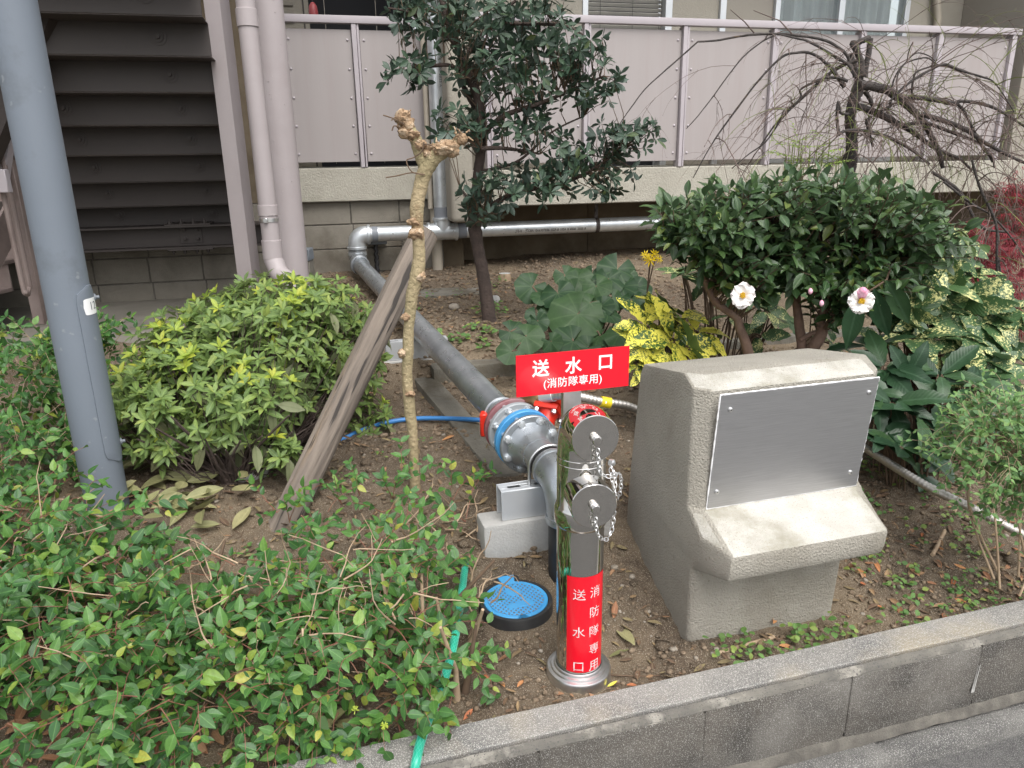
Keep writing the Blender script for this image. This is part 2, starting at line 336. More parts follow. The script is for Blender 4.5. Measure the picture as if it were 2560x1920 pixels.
M['azalea_old'] = leafmat('azalea_old', [(0, (.15, .17, .085)), (.6, (.19, .21, .11)), (1, (.24, .24, .12))], .6, trans=.2, vcol=(.07, .1, .035))
M['hedge_leaf'] = leafmat('hedge_leaf', [(0, (.042, .115, .037)), (.45, (.065, .17, .042)), (.82, (.11, .245, .05)), (.95, (.22, .35, .06)), (1, (.42, .4, .07))], .27, under=(.1, .17, .07), trans=.25)
M['shrub_leaf'] = leafmat('shrub_leaf', [(0, (.08, .17, .06)), (.5, (.13, .26, .08)), (1, (.22, .36, .1))], .4, trans=.25)
M['farf_leaf'] = leafmat('farf_leaf', [(0, (.022, .05, .022)), (.5, (.03, .064, .027)), (1, (.045, .085, .033))], .45, under=(.1, .13, .08), trans=.1, vcol=(.085, .135, .06), spec=.2, bump=0)
M['aucuba_yellow'] = leafmat('aucuba_yellow', [(0, (.045, .1, .025)), (1, (.08, .16, .035))], .38, trans=.22, varieg=(.95, .86, .13), vthr=.455)
M['aucuba_pale'] = leafmat('aucuba_pale', [(0, (.045, .1, .04)), (1, (.07, .14, .05))], .4, trans=.15, varieg=(.64, .62, .27), vthr=.565, spec=.45)
M['aucuba_dark'] = leafmat('aucuba_dark', [(0, (.02, .048, .024)), (.6, (.028, .066, .03)), (1, (.045, .09, .034))], .3, trans=.06, spec=.28, bump=.08)
M['maple_red'] = leafmat('maple_red', [(0, (.13, .01, .02)), (.6, (.25, .018, .034)), (1, (.38, .045, .055))], .6, trans=.3, vein=0)
M['nandina'] = leafmat('nandina', [(0, (.2, .33, .06)), (1, (.34, .45, .1))], .5, trans=.3, vein=0)
M['clover'] = leafmat('clover', [(0, (.09, .19, .05)), (.6, (.13, .25, .06)), (1, (.3, .36, .08))], .5, trans=.25)
M['dry_olive'] = leafmat('dry_olive', [(0, (.2, .2, .085)), (.5, (.26, .255, .115)), (1, (.33, .3, .15))], .6, trans=.12, vcol=(.4, .38, .2))
M['dry_brown'] = leafmat('dry_brown', [(0, (.24, .105, .05)), (.5, (.33, .17, .09)), (1, (.42, .25, .14))], .7, trans=.1)
M['dry_orange'] = leafmat('dry_orange', [(0, (.38, .12, .045)), (.5, (.46, .17, .07)), (1, (.5, .25, .1))], .6, trans=.12)
M['litter'] = leafmat('litter', [(0, (.09, .055, .035)), (.4, (.17, .1, .06)), (.7, (.22, .18, .09)), (1, (.36, .2, .11))], .8, trans=.05)
def glassmat():
    m = bpy.data.materials.new('window_glass'); m.use_nodes = True; p = m.node_tree.nodes['Principled BSDF']
    p.inputs['Base Color'].default_value = (.75, .8, .8, 1); p.inputs['Roughness'].default_value = .03; p.inputs['Transmission Weight'].default_value = .95; p.inputs['IOR'].default_value = 1.45
    return m
M['glass'] = glassmat()

# ------------------------------------------------------------------ lettering
def text_mb(body, size, T, xalign='CENTER', bold=.0, sp=1.0, ext=.0006, cuts=0, squash=1.0, wrap=None):
    c = bpy.data.curves.new('text', 'FONT'); c.body = body; c.size = size; c.align_x = xalign; c.align_y = 'CENTER'
    c.offset = bold*size; c.space_character = sp; c.extrude = ext; c.resolution_u = 3
    o = bpy.data.objects.new('text', c); COL.objects.link(o); bpy.context.view_layer.update()
    me = bpy.data.meshes.new_from_object(o.evaluated_get(bpy.context.evaluated_depsgraph_get()))
    bpy.data.objects.remove(o); bpy.data.curves.remove(c)
    if cuts:
        bm = bmesh.new(); bm.from_mesh(me); bmesh.ops.triangulate(bm, faces=bm.faces)
        bmesh.ops.subdivide_edges(bm, edges=[e for e in bm.edges if e.calc_length() > size*.12], cuts=cuts); bm.to_mesh(me); bm.free()
    mb = MB(); vs = [v.co.copy() for v in me.vertices]
    for v in vs: v.x *= squash
    if wrap: vs = [wrap(v) for v in vs]
    mb.add(vs, [list(p.vertices) for p in me.polygons], T); bpy.data.meshes.remove(me)
    return mb

# ------------------------------------------------------------------ leaf machinery
def leaf_shape(w=.4, n=5, fold=.18, curl=.18, kind='ellip', serr=0, seed=0):
    rr = random.Random(seed); V = []; Fc = []; L = []
    for i in range(n+1):
        y = i/n
        if kind == 'ellip': h = math.sin(math.pi*min(1, y*.98+.01))**.8
        elif kind == 'ovate': h = (math.sin(math.pi*y**.72))**.9 if 0 < y < 1 else 0
        elif kind == 'lance': h = math.sin(math.pi*y**.9)**1.1 if 0 < y < 1 else 0
        elif kind == 'obov': h = math.sin(math.pi*y**1.35)**.8 if 0 < y < 1 else 0
        hw = max(h, .02)*w/2
        if serr and 0 < i < n: hw *= 1+serr*(.5 if i % 2 else -.5)
        z = -curl*y*y+rr.uniform(-.012, .012)
        V += [(-hw, y, z+fold*hw), (0, y, z), (hw, y, z+fold*hw)]
        L += [(-hw, y, 0), (0, y, 0), (hw, y, 0)]
    for i in range(n):
        a = i*3; Fc += [(a, a+1, a+4, a+3), (a+1, a+2, a+5, a+4)]
    return np.array(V), Fc, np.array(L)
def round_leaf(seed=0, n=36, rings=4):
    """kidney-shaped blade with a notch at the stalk, wavy rim, folds along the main veins"""
    rr = random.Random(seed); V = [(0, 0, 0)]; L = [(0, 0, 0)]; Fc = []; ph = rr.uniform(0, 6)
    for k in range(1, rings+1):
        for i in range(n+1):
            a = R(-158)+R(316)*i/n; f = k/rings
            rad = .5*(1+.16*math.cos(a))*(1+(.028*math.sin(a*9+ph) if k == rings else 0))
            z = .035*f*f*math.sin(a*5+ph)+.05*math.cos(a*2+ph)*f*f+.11*f-.10*f*f-.012*f*abs(math.sin(a*4.5))
            V.append((math.sin(a)*rad*f, math.cos(a)*rad*f, z))
            L.append((.09*math.sin(a*4.5)*f**.3, f, a*.1))
    for i in range(n): Fc.append((0, 1+i+1, 1+i))
    for k in range(rings-1):
        for i in range(n):
            a = 1+k*(n+1)+i; b = a+n+1; Fc.append((a, a+1, b+1, b))
    return np.array(V), Fc, np.array(L)
def set_attr(me, L, rnd=None):
    a = me.attributes.new('luv', 'FLOAT_VECTOR', 'POINT'); a.data.foreach_set('vector', np.asarray(L, np.float32).ravel())
    if rnd is not None:
        a = me.attributes.new('rnd', 'FLOAT', 'POINT'); a.data.foreach_set('value', np.asarray(rnd, np.float32))
def leaf_mesh(name, shp, mat):
    V, Fc, L = shp; me = bpy.data.meshes.new(name); me.from_pydata(V.tolist(), [], Fc); set_attr(me, L); me.materials.append(mat)
    me.polygons.foreach_set('use_smooth', [True]*len(me.polygons)); return me
def lframe(p, d, n, s):
    y = d.normalized(); x = y.cross(n)
    x = x.normalized() if x.length > 1e-5 else y.orthogonal().normalized(); z = x.cross(y)
    return Matrix(((x.x*s, y.x*s, z.x*s, p.x), (x.y*s, y.y*s, z.y*s, p.y), (x.z*s, y.z*s, z.z*s, p.z), (0, 0, 0, 1)))
def joined_leaves(name, mats, vids, shapes, mat, parent, off, kind='stuff', label=None, cat=None):
    Vs = []; Fs = []; Ls = []; Rs = []; n = 0
    mats = np.array([np.array(m) for m in mats]); vids = np.array(vids)
    for k, (V, Fc, L) in enumerate(shapes):
        A = mats[vids == k]
        if len(A) == 0: continue
        W = np.einsum('nij,vj->nvi', A[:, :3, :3], V)+A[:, None, :3, 3]-np.array(off)
        Vs.append(W.reshape(-1, 3)); Ls.append(np.tile(L, (len(A), 1))); Rs.append(np.repeat(RNG.random(len(A)), len(V)))
        for j in range(len(A)):
            b = n+j*len(V); Fs += [tuple(i+b for i in f) for f in Fc]
        n += len(A)*len(V)
    if not Vs: return None
    me = bpy.data.meshes.new(name); me.from_pydata(np.concatenate(Vs).tolist(), [], Fs)
    set_attr(me, np.concatenate(Ls), np.concatenate(Rs)); me.materials.append(mat)
    me.polygons.foreach_set('use_smooth', [True]*len(me.polygons))
    return tag(link(name, me, parent), label, cat, None, kind)
def place_leaves(parent, mats, shapes, mat, nbig=300, name='leaf', rest='leaves'):
    """the leaves that show largest become parts of their own, the others stay one mass of real leaves"""
    if not mats: return
    vids = RNG.integers(0, len(shapes), len(mats)); A = np.array([np.array(m) for m in mats])
    C = A[:, :3, 3]+A[:, :3, 1]*.5-np.array([0, 0, H]); q = C @ CRT.T
    dep = -q[:, 2]; u = 1280+F*q[:, 0]/dep; v = 960-F*q[:, 1]/dep
    vd = C/np.linalg.norm(C, axis=1)[:, None]; s = np.linalg.norm(A[:, :3, 1], axis=1)
    nn = A[:, :3, 2]/s[:, None]; area = s*s*np.abs((nn*vd).sum(1))/dep**2
    cell = {}
    for i in np.argsort(dep):
        if dep[i] < .2 or not (-30 < u[i] < 2590 and -30 < v[i] < 1950): continue
        cell.setdefault((int(u[i]/16), int(v[i]/16)), int(i))
    vis = sorted(cell.values(), key=lambda i: -area[i])[:nbig]; vs = set(vis)
    lm = [leaf_mesh(name, sh, mat) for sh in shapes]; off = WL[parent.name]
    for i in vis:
        o = bpy.data.objects.new(name, lm[vids[i]]); COL.objects.link(o); o.parent = parent
        o.matrix_local = Matrix.Translation(-off) @ mats[i]
    ids = [i for i in range(len(mats)) if i not in vs]
    if ids: joined_leaves(rest, [mats[i] for i in ids], [vids[i] for i in ids], shapes, mat, parent, off)
def rv(s=1.0): return Vector((random.gauss(0, s), random.gauss(0, s), random.gauss(0, s)))
def rosette(out, p, d, n, size, spread=1.0, var=.25, droop=0):
    d = d.normalized(); a0 = random.uniform(0, 6.28); x = d.orthogonal().normalized(); y = d.cross(x)
    for i in range(n):
        a = a0+2.4*i; sp = spread*random.uniform(.7, 1.25)
        side = x*math.cos(a)+y*math.sin(a); ld = d*math.cos(sp)+side*math.sin(sp)+Vector((0, 0, -droop))
        nrm = d*math.sin(sp)-side*math.cos(sp)
        out.append(lframe(p+ld*(size*.08), ld, nrm+rv(.15), size*random.uniform(1-var, 1+var)))
def in_blob(c, r, shell=.45):
    while True:
        v = rv(); v.normalize(); k = random.random()**shell
        return Vector((c[0]+v.x*r[0]*k, c[1]+v.y*r[1]*k, c[2]+v.z*r[2]*k)), v
def pix_blob(u, v, D, ru, rv_, rd):
    c = aty(u, v, D); k = depth_of(c)/F; return c, (ru*k, rd, rv_*k)
def near_pt(pts, p):
    return min(pts, key=lambda q: (q-p).length_squared)

# ================================================================== SETTING
mb = MB(); n = 40; mb.add([(-80, -80, -.276), (80, -80, -.276), (80, 80, -.276), (-80, 80, -.276)], [(0, 1, 2, 3)])
mb.build('road', M['asphalt'], kind='structure', smooth=0)
ps = np.concatenate([np.arange(-5, -1.25, .05), np.arange(-1.25, 2.5, .0125), np.arange(2.5, 9.5, .06)])
qs = np.concatenate([np.arange(1.437, 3.0, .0125), np.arange(3.0, 4.6, .02), np.arange(4.6, 8.6, .05)])
PP, QQ = np.meshgrid(ps, qs); ZZ = gz_arr(PP, QQ)
X = PP*math.cos(AK)-QQ*math.sin(AK); Y = PP*math.sin(AK)+QQ*math.cos(AK)
nv, nu = PP.shape; idx = np.arange(nv*nu).reshape(nv, nu)
quads = np.stack([idx[:-1, :-1], idx[:-1, 1:], idx[1:, 1:], idx[1:, :-1]], -1).reshape(-1, 4)
me = bpy.data.meshes.new('garden_soil'); me.from_pydata(np.stack([X, Y, ZZ], -1).reshape(-1, 3).tolist(), [], quads.tolist())
me.polygons.foreach_set('use_smooth', [True]*len(me.polygons)); me.materials.append(M['soil'])
tag(link('garden_soil', me), kind='structure')
mb = MB(); mb.prism([(-7, 3.72), (-1.93, 3.72), (-1.72, 3.95), (-1.12, 5.62), (-1.3, 6.3), (-7, 5.2)], .1, .33)
mb.build('landing_floor', M['floor'], kind='structure', smooth=0, bevel=.01)

# low block wall along the road
wall = thing('garden_wall', 'low weathered grey concrete block wall along the road edge', 'wall', K(.5, 1.38, -.28))
p = -3.47
joints = [.43+.4333*k for k in range(-10, 12)]
rr = random.Random(3)
for a, b in zip(joints[:-1], joints[1:]):
    m = MB(TK); m.box((a+.002, 1.322+rr.uniform(-.0015, .0015), -.19), (b-.002, 1.3445, .013+rr.uniform(-.001, .001)))
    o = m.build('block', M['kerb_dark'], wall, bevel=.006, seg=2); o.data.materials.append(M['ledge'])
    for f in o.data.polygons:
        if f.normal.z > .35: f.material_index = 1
cj = [-3.9, -1.75, 2.55, 5.2]
for a, b in zip(cj[:-1], cj[1:]):
    m = MB(TK); m.box((a+.0002, 1.3525, -.2), (b-.0002, 1.441+rr.uniform(-.001, .001), .031+rr.uniform(-.001, .001)))
    m.build('coping', M['kerb'], wall, bevel=.0025, seg=1)
m = MB(TK); xs = np.arange(-3.9, 5.2, .025); vs = []; fs = []        # worn mortar ledge over the block tops
for x in xs: vs += [(x, 1.3235+.004*float(vnoise(x*19, 1, 4))+.003*float(vnoise(x*60, 1, 5)), .0135), (x, 1.327+.004*float(vnoise(x*19, 1, 4)), .0245+.003*float(vnoise(x*30, 3, 4))), (x, 1.343+.002*float(vnoise(x*25, 5, 4)), .0265+.002*float(vnoise(x*40, 3, 6))), (x, 1.3445, .0135)]
for i in range(len(xs)-1):
    for j in range(3): c = i*4+j; fs.append((c, c+4, c+5, c+1))
m.add(vs, fs); m.build('mortar_ledge', M['ledge'], wall, smooth=50)
m = MB(TK); m.box((-3.9, 1.3255, -.17), (5.3, 1.354, .004)); m.build('joint_mortar', M['kerb_dark'], wall, smooth=0)
m = MB(TK); rr = random.Random(5); xs = np.arange(-3.9, 5.2, .035); vs = []; fs = []
for i, x in enumerate(xs):
    zt = -.183+.007*float(vnoise(x*7, 0, 5))+.010*float(vnoise(x*23, 0, 6))
    vs += [(x, 1.324, zt), (x, 1.3185, zt-.004), (x, 1.3115+rr.uniform(-.003, .002), -.214+.006*float(vnoise(x*12, 2, 8))), (x, 1.324, -.222)]
for i in range(len(xs)-1):
    for j in range(3): a = i*4+j; fs.append((a, a+4, a+5, a+1))
m.add(vs, fs); m.build('mortar_fillet', M['mortar'], wall, smooth=60)
for a, b, dz, dq in ((-3.9, 1.392, .008, -.010), (1.398, 5.2, -.002, .002)):
    m = MB(TK); prof = [(1.322, -.224), (1.288, -.221), (1.272, -.227), (1.264, -.24), (1.259, -.34), (1.322, -.34)]
    k = 24; vs = []; fs = []
    for i in range(k+1):
        x = a+(b-a)*i/k
        vs += [(x, q+dq*(j in (1, 2, 3, 4))+rr.uniform(-.002, .002), z+dz+rr.uniform(-.002, .002)) for j, (q, z) in enumerate(prof)]
    for i in range(k):
        for j in range(5): c = i*6+j; fs.append((c, c+6, c+7, c+1))
    fs += [[0, 1, 2, 3, 4, 5], [k*6+j for j in (5, 4, 3, 2, 1, 0)]]
    m.add(vs, fs); m.build('footing', M['footing'], wall, smooth=50)

# old edging strip in the bed
edge = thing('concrete_edging', 'old narrow concrete edging strip crossing the soil under the grey pipe', 'edging', K(.6, 3.7, .2))
ea, eb = atz(1040, 925, .25), atz(1232, 1135, .185); ka, kb = toK(ea), toK(eb); kb = kb+(kb-ka)*.15
m = MB(TK); hw = .058; m.add([(kb.x-hw, kb.y, .0), (kb.x+hw, kb.y, .0), (ka.x+hw, ka.y+.08, .0), (ka.x-hw, ka.y+.08, .0), (kb.x-hw, kb.y, kb.z-.008), (kb.x+hw, kb.y, kb.z-.008), (ka.x+hw, ka.y+.08, ka.z+.01), (ka.x-hw, ka.y+.08, ka.z+.01)], [(0, 3, 2, 1), (4, 5, 6, 7), (0, 1, 5, 4), (1, 2, 6, 5), (2, 3, 7, 6), (3, 0, 4, 7)])
m.build('edge_strip', M['edging'], edge, bevel=.012, seg=2)
m = MB(TK); m.box((ka.x+hw+.004, 3.62, .1), (3.4, 3.745, .298)); m.build('edge_strip', M['edging'], edge, bevel=.012, seg=2)

# ================================================================== BUILDING
bld = thing('apartment_building', 'beige apartment building with recessed ground floor balconies', 'building', B(1.5, .8, .3))
def bb(name, mat, a, b, parent=bld, bevel=.004, **k):
    m = MB(TB); m.box(a, b); return m.build(name, mat, parent, bevel=bevel, smooth=0 if not bevel else 40, **k)
bb('balcony_slab', M['slab_face'], (-.78, 0, 1.02), (.418, 1.0, 1.272), bevel=.008)
bb('balcony_slab', M['slab_face'], (.60, -.35, .968), (7.5, .6, 1.238), bevel=.008)
bb('upper_slab', M['slab_face'], (-.78, -.35, 3.72), (7.5, 1.6, 4.0))
bb('upper_wall', M['stucco'], (-4.5, .0, 4.003), (7.5, .3, 8.0))
m = MB(TB); m.prism([(.42, -.40), (.597, -.40), (.597, 1.0), (.42, 1.0)], .86, 3.72); m.build('pier', M['beige_wall'], bld, bevel=.04, seg=3)
# back of the left balcony
for a, b in (((-.9, .86, 1.27), (-.71, 1.0, 3.72)),):
    bb('back_wall', M['beige_wall'], a, b)
bb('back_wall', M['dark_room'], (-.9, 1.3, 1.27), (.42, 1.4, 3.72), bevel=0)  # black sheet, the shade of the deep opening put into its colour
s0, z0 = bs(700, 30, .8); s1, _ = bs(772, 30, .8)
lv = bb('louvre_cabinet', M['beige_wall'], (s0-.15, .74, 1.275), (s1, .86, 3.4))
for k in range(7):
    z = 2.33+.062*k
    m = MB(TB); m.box((s0-.10, .722, z), (s0+.11, .739, z+.026)); m.build('louvre', M['grey_wall'], lv, bevel=.005, seg=2)
m = MB(TB); sm, _ = bs(757, 30, .73); m.box((sm, .733, 1.28), (sm+.012, .7395, 3.4)); m.build('seam', M['steel_paint'], lv, smooth=0)
# right balcony
D2 = .45
s_a, _ = bs(1470, 30, D2); s_b, _ = bs(1663, 30, D2); s_c, _ = bs(1680, 30, D2); s_d, _ = bs(1797, 30, D2)
s_e, _ = bs(1812, 30, D2); s_f, _ = bs(1936, 30, D2); s_g, _ = bs(1948, 30, D2); s_m, _ = bs(2102, 30, D2); s_h, _ = bs(2262, 30, D2)
bb('back_wall', M['beige_wall'], (s_c, D2, 1.24), (s_d, D2+.12, 3.72))
bb('back_wall', M['grey_wall'], (s_e, D2+.02, 1.24), (s_f, D2+.14, 3.72))
bb('back_wall', M['beige_wall'], (s_h+.04, D2, 1.24), (5.6, D2+.12, 3.72))
bb('back_wall', M['beige_wall'], (.6, D2, 1.24), (s_a-.05, D2+.12, 3.72))
m = MB(TB); m.box((s_d, D2-.03, 1.24), (s_e, D2+.1, 3.72)); m.build('trim_post', M['alu'], bld, bevel=.003)
win = MB(TB)
for a, b in ((s_a-.05, s_a), (s_b, s_c)): win.box((a, D2-.01, 1.24), (b, D2+.1, 3.4))
fw = win.build('window', M['alu'], bld, bevel=.003)
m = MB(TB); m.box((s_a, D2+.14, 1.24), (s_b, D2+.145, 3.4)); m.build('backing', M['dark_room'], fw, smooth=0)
z = 2.02; 
for k in range(36):
    m = MB(TB); m.box((s_a+.004, D2+.055, -.002), (s_b-.004, D2+.085, .002), Matrix.Translation((0, 0, z)) @ Matrix.Translation((0, D2+.07, 0)) @ Matrix.Rotation(R(-48), 4, 'X') @ Matrix.Translation((0, -D2-.07, 0)))
    m.build('slat', M['blind'], fw, smooth=0); z += .034
m = MB(TB)
for sx in (.18, .6, .95): m.box((s_a+(s_b-s_a)*sx, D2+.05, 2.0), (s_a+(s_b-s_a)*sx+.003, D2+.052, 3.2))
m.build('ladder_cord', M['black_print'], fw, smooth=0)
win = MB(TB)
for a, b in ((s_f, s_g), (s_m-.03, s_m+.03), (s_h-.01, s_h+.04)): win.box((a, D2-.02, 1.24), (b, D2+.09, 3.4))
win.box((s_f, D2-.019, 1.2405), (s_h, D2+.089, 1.30)); 
fw = win.build('window', M['alu'], bld, bevel=.003)
for a, b in ((s_g, s_m-.03), (s_m+.03, s_h-.01)):
    m = MB(TB); m.box((a, D2+.02, 1.3), (b, D2+.026, 3.4)); m.build('pane', M['glass'], fw, smooth=0)
m = MB(TB); nn = 240; vs = []; fs = []; rr = random.Random(11); phs = [rr.uniform(0, 6) for _ in range(3)]
for i in range(nn+1):
    s = s_g+(s_h-s_g)*i/nn; d = D2+.16+.03*math.sin(s*38+phs[0])+.018*math.sin(s*71+phs[1])+.015*math.sin(s*17)
    vs += [(s, d, 1.3), (s, d, 3.4)]
for i in range(nn): fs.append((2*i, 2*i+2, 2*i+3, 2*i+1))
m.add(vs, fs); m.build('curtain', M['curtain'], fw, smooth=80)
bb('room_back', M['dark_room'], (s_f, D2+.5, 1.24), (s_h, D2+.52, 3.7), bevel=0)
sp, _ = bs(2347, 30, D2-.06)
m = MB(TB); m.tube([(sp, D2-.06, 1.3), (sp, D2-.06, 2.52), (sp-.05, D2-.06, 2.72), (sp-.06, D2-.06, 3.7)], .032, 12); m.build('drain_pipe', M['pvc'], bld)
bb('partition', M['grey_wall'], (5.57, -.33, 1.24), (5.75, D2-.002, 3.72))
bb('side_wall', M['stucco'], (5.757, -.1, 1.24), (7.5, .3, 3.72))
# walls below the balconies
for i, (a, b) in enumerate(((.60, 1.83), (1.834, 3.10), (3.104, 4.4), (4.404, 7.5))):
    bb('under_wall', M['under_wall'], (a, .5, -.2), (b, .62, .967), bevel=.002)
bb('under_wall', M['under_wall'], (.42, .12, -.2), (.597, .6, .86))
bw = thing('block_wall', 'grey concrete block foundation wall under the balcony and behind the stair', 'wall', B(-1.5, .1, .2))
bb('joint_mortar', M['mortar'], (-4.6, .068, 0), (.419, .16, 1.0195), bw, bevel=0)
rr = random.Random(9)
for row, zt in enumerate((1.019, .842, .651, .46)):
    zb = (.842, .651, .46, .24)[row]
    for k in range(13):
        a = -4.5+.381*k+.012*(row % 2); b = min(a+.381, .418)
        if b-a < .04: continue
        m = MB(TB); m.box((a+.004, .06+rr.uniform(-.002, .002), zb+.004), (b-.004, .15, zt-.004)); m.build('block', M['block'], bw, bevel=.004)

# railings
def rail(label, sl_, sr_, d, ztop, zpt, zpb, zf, posts):
    t = thing('balcony_railing', label, 'railing', B(sl_, d, zf), 'balcony railings')
    m = MB(TB); m.box((sl_, d-.035, ztop-.052), (sr_, d+.035, ztop)); m.build('top_rail', M['rail'], t, bevel=.006, seg=2)
    for s in posts:
        m = MB(TB); m.box((s-.029, d-.028, zf), (s+.004, d+.03, ztop-.053)); m.box((s+.008, d-.022, zf), (s+.024, d+.03, ztop-.053)); m.box((s-.029, d+.031, zf), (s+.024, d+.06, ztop-.053))
        m.build('post', M['rail'], t, bevel=.003)
    riv = MB(TB); riv.lathe([(.011, 0), (.010, .004), (.005, .008), (.001, .0085)], 10)
    for a, b in zip(posts[:-1], posts[1:]):
        m = MB(TB); m.box((a+.028, d+.004, zpb), (b-.034, d+.012, zpt)); pn = m.build('panel', M['panel'], t, bevel=.002)
        rm = None
        for i in range(5):
            z = zpb+.06+(zpt-zpb-.13)*i/4
            for s in (a+.058, b-.062):
                if rm is None:
                    q = MB(); q.lathe([(.0105, 0), (.0095, .004), (.005, .0075), (.001, .008)], 10); rm = q.mesh('rivet', M['rail'])
                o = link('rivet', rm, pn); P = B(s, d+.0045, z)-WL[pn.name]
                o.matrix_local = Matrix.Translation(P) @ (TB.to_3x3() @ Matrix.Rotation(R(90), 3, 'X')).to_4x4()
    return t
rail('mauve balcony railing with two blank panels beside the round column', -.75, .418, .02, 2.335, 2.245, 1.315, 1.272, [-.715, -.176, .40])
rail('long mauve balcony railing behind the bare weeping tree', .60, 5.46, -.33, 2.325, 2.245, 1.285, 1.238, [.74, 1.505, 2.31, 3.09, 3.893, 4.652, 5.41])

# hanging red peg basket in the dark balcony opening
P = B(*[(s, d, z) for s, z in [bs(783, 26, .35)] for d in (.35,)][0])
t = thing('hanging_planter', 'small red plastic holder hanging by a wire in the dark balcony opening', 'holder', P)
m = MB(); m.lathe([(.018, -.05), (.034, -.045), (.036, -.01), (.03, .03), (.012, .055)], 16, Matrix.Translation(P)); m.build('cup', M['dull_red'], t)
m = MB(); m.tube([P+Vector((0, 0, .05)), P+Vector((0, 0, 1.2))], .002, 5); m.build('wire', M['black_print'], t)
for u in (810, 938):
    s, _ = bs(u, 20, .4); m = MB(TB); m.tube([(s, .4, 1.3), (s+.004, .4, 3.7)], .0022, 5)
    m.build('wire', M['grey_wall'], None, 'thin vertical wire in the dark balcony opening '+('near the red holder' if u < 900 else 'close to the tree leaves'), 'wire', 'wires in the balcony opening')

# ================================================================== STAIR, COLUMN, DOWNPIPE
st = thing('outdoor_staircase', 'dull brown steel stair flight seen from underneath', 'staircase', (-2.4, 5.0, .33))
Tst = Matrix.Translation((-2.36, 5.5, 1.04)) @ Matrix.Rotation(AB, 4, 'Z')
wid, wir = .8, .46
for k in range(-1, 15):  # the lowest step is added to fill the gap over the beam with dark
    y0 = -.208*k; z0_ = .167*k
    m = MB(Tst)
    m.box((-wid, y0-.208, z0_), (wir, y0, z0_+.006))
    m.box((-wid, y0-.209, z0_+.0065), (wir, y0-.203, z0_+.172))
    s_ = m.build('step', M['steel_paint'], st, bevel=.002)
    for x in (-.43, .20):
        q = MB(Tst); Mx = Matrix.Translation((x, y0-.2095, z0_+.10)) @ Matrix.Rotation(R(90), 4, 'X')
        q.lathe([(.044, 0), (.044, .004), (.028, .005), (.028, .012), (.013, .013), (.013, .03), (.002, .032)], 16, Mx); q.build('bolt', M['steel_paint'], s_)
for x in (-wid-.012,):
    m = MB(Tst); m.add([(x-.006, .3, -.36), (x+.006, .3, -.36), (x-.006, .3, 0), (x+.006, .3, 0), (x-.006, -3, 2.3), (x+.006, -3, 2.3), (x-.006, -3, 2.66), (x+.006, -3, 2.66)],
                       [(0, 1, 3, 2), (4, 6, 7, 5), (0, 2, 6, 4), (1, 5, 7, 3), (2, 3, 7, 6), (0, 4, 5, 1)]); m.build('stringer', M['steel_paint'], st, smooth=0)
bb('upper_slab', M['slab_face'], (-7, -1.3, 3.72), (-.79, .1, 4.0))  # unseen slab added overhead to shade the stair
bb('stair_wall', M['under_wall'], (-7, .1, 1.02), (-.79, .25, 4.0))
bb('stair_side_wall', M['grey_wall'], (-7, -3.2, .3), (-4.6, .1, 4.0))
m = MB(TB); zb, zt = .745, .905
for a, b in (((-2.75, -.34, zb), (-.92, -.12, zb+.012)), ((-2.75, -.34, zt-.012), (-.92, -.12, zt)), ((-2.75, -.235, zb+.0125), (-.92, -.225, zt-.0125))): m.box(a, b)
bm_ = m.build('beam', M['steel_paint'], st, smooth=0)
sx, _ = bs(478, 590, -.24)
m = MB(TB); m.box((sx-.075, -.2445, zb+.03), (sx+.075, -.236, zt-.03)); m.box((sx-.15, -.345, zt+.0005), (sx+.15, -.115, zt+.012)); m.box((sx-.15, -.345, zb-.012), (sx+.15, -.115, zb-.0005)); m.build('splice_plate', M['steel_paint'], bm_, bevel=.001)
for dx, dz in ((-.04, .06), (.045, .06), (-.04, .125), (.045, .125)):
    m = MB(TB); m.lathe([(.019, 0), (.019, .004), (.012, .0045), (.011, .014), (.007, .015), (.007, .022)], 6, Matrix.Translation((sx+dx, -.245, zb+dz)) @ Matrix.Rotation(R(90), 4, 'X')); m.build('bolt', M['steel_paint'], bm_)
for dx in (-.12, -.045, .035, .11):
    for z, sgn in ((zt+.012, 1), (zb-.012, -1)):
        m = MB(TB); m.lathe([(.017, 0), (.017, sgn*.003), (.012, sgn*.0035), (.012, sgn*.018), (.006, sgn*.019), (.006, sgn*.03)], 6, Matrix.Translation((sx+dx, -.30, z))); m.build('bolt', M['steel_paint'], bm_)
# lower flight at the far side: steps rising away, newel, stringer, two thin handrails
ls = thing('lower_stair_flight', 'brown steel stair steps with thin handrail tubes behind the grey pole', 'staircase', (-3.3, 4.3, .33))
for k in range(9):
    y = 4.2+.21*k; z = .41+.167*k
    m = MB(); m.box((-5.4, y, z-.167), (-3.12, y+.012, z-.003)); m.box((-5.4, y-.02, z-.0025), (-3.12, y+.22, z+.02)); sp_ = m.build('step', M['step_face'], ls, bevel=.003)
    m = MB(); m.box((-3.62, y-.026, z-.030), (-3.22, y-.0215, z+.026)); m.build('tread_nosing', M['steel_paint'], sp_, bevel=.002)
m = MB(); m.add([(-3.118, 4.02, .33), (-3.10, 4.02, .33), (-3.118, 4.02, .52), (-3.10, 4.02, .52), (-3.118, 6, 1.9), (-3.10, 6, 1.9), (-3.118, 6, 2.2), (-3.10, 6, 2.2)], [(0, 1, 3, 2), (4, 6, 7, 5), (0, 2, 6, 4), (1, 5, 7, 3), (2, 3, 7, 6), (0, 4, 5, 1)])
m.build('stringer', M['step_face'], ls, smooth=0)
def vert(u, v, D, z0_, z1_):
    P = aty(u, v, D); return (P.x, P.y, z0_), (P.x, P.y, z1_)
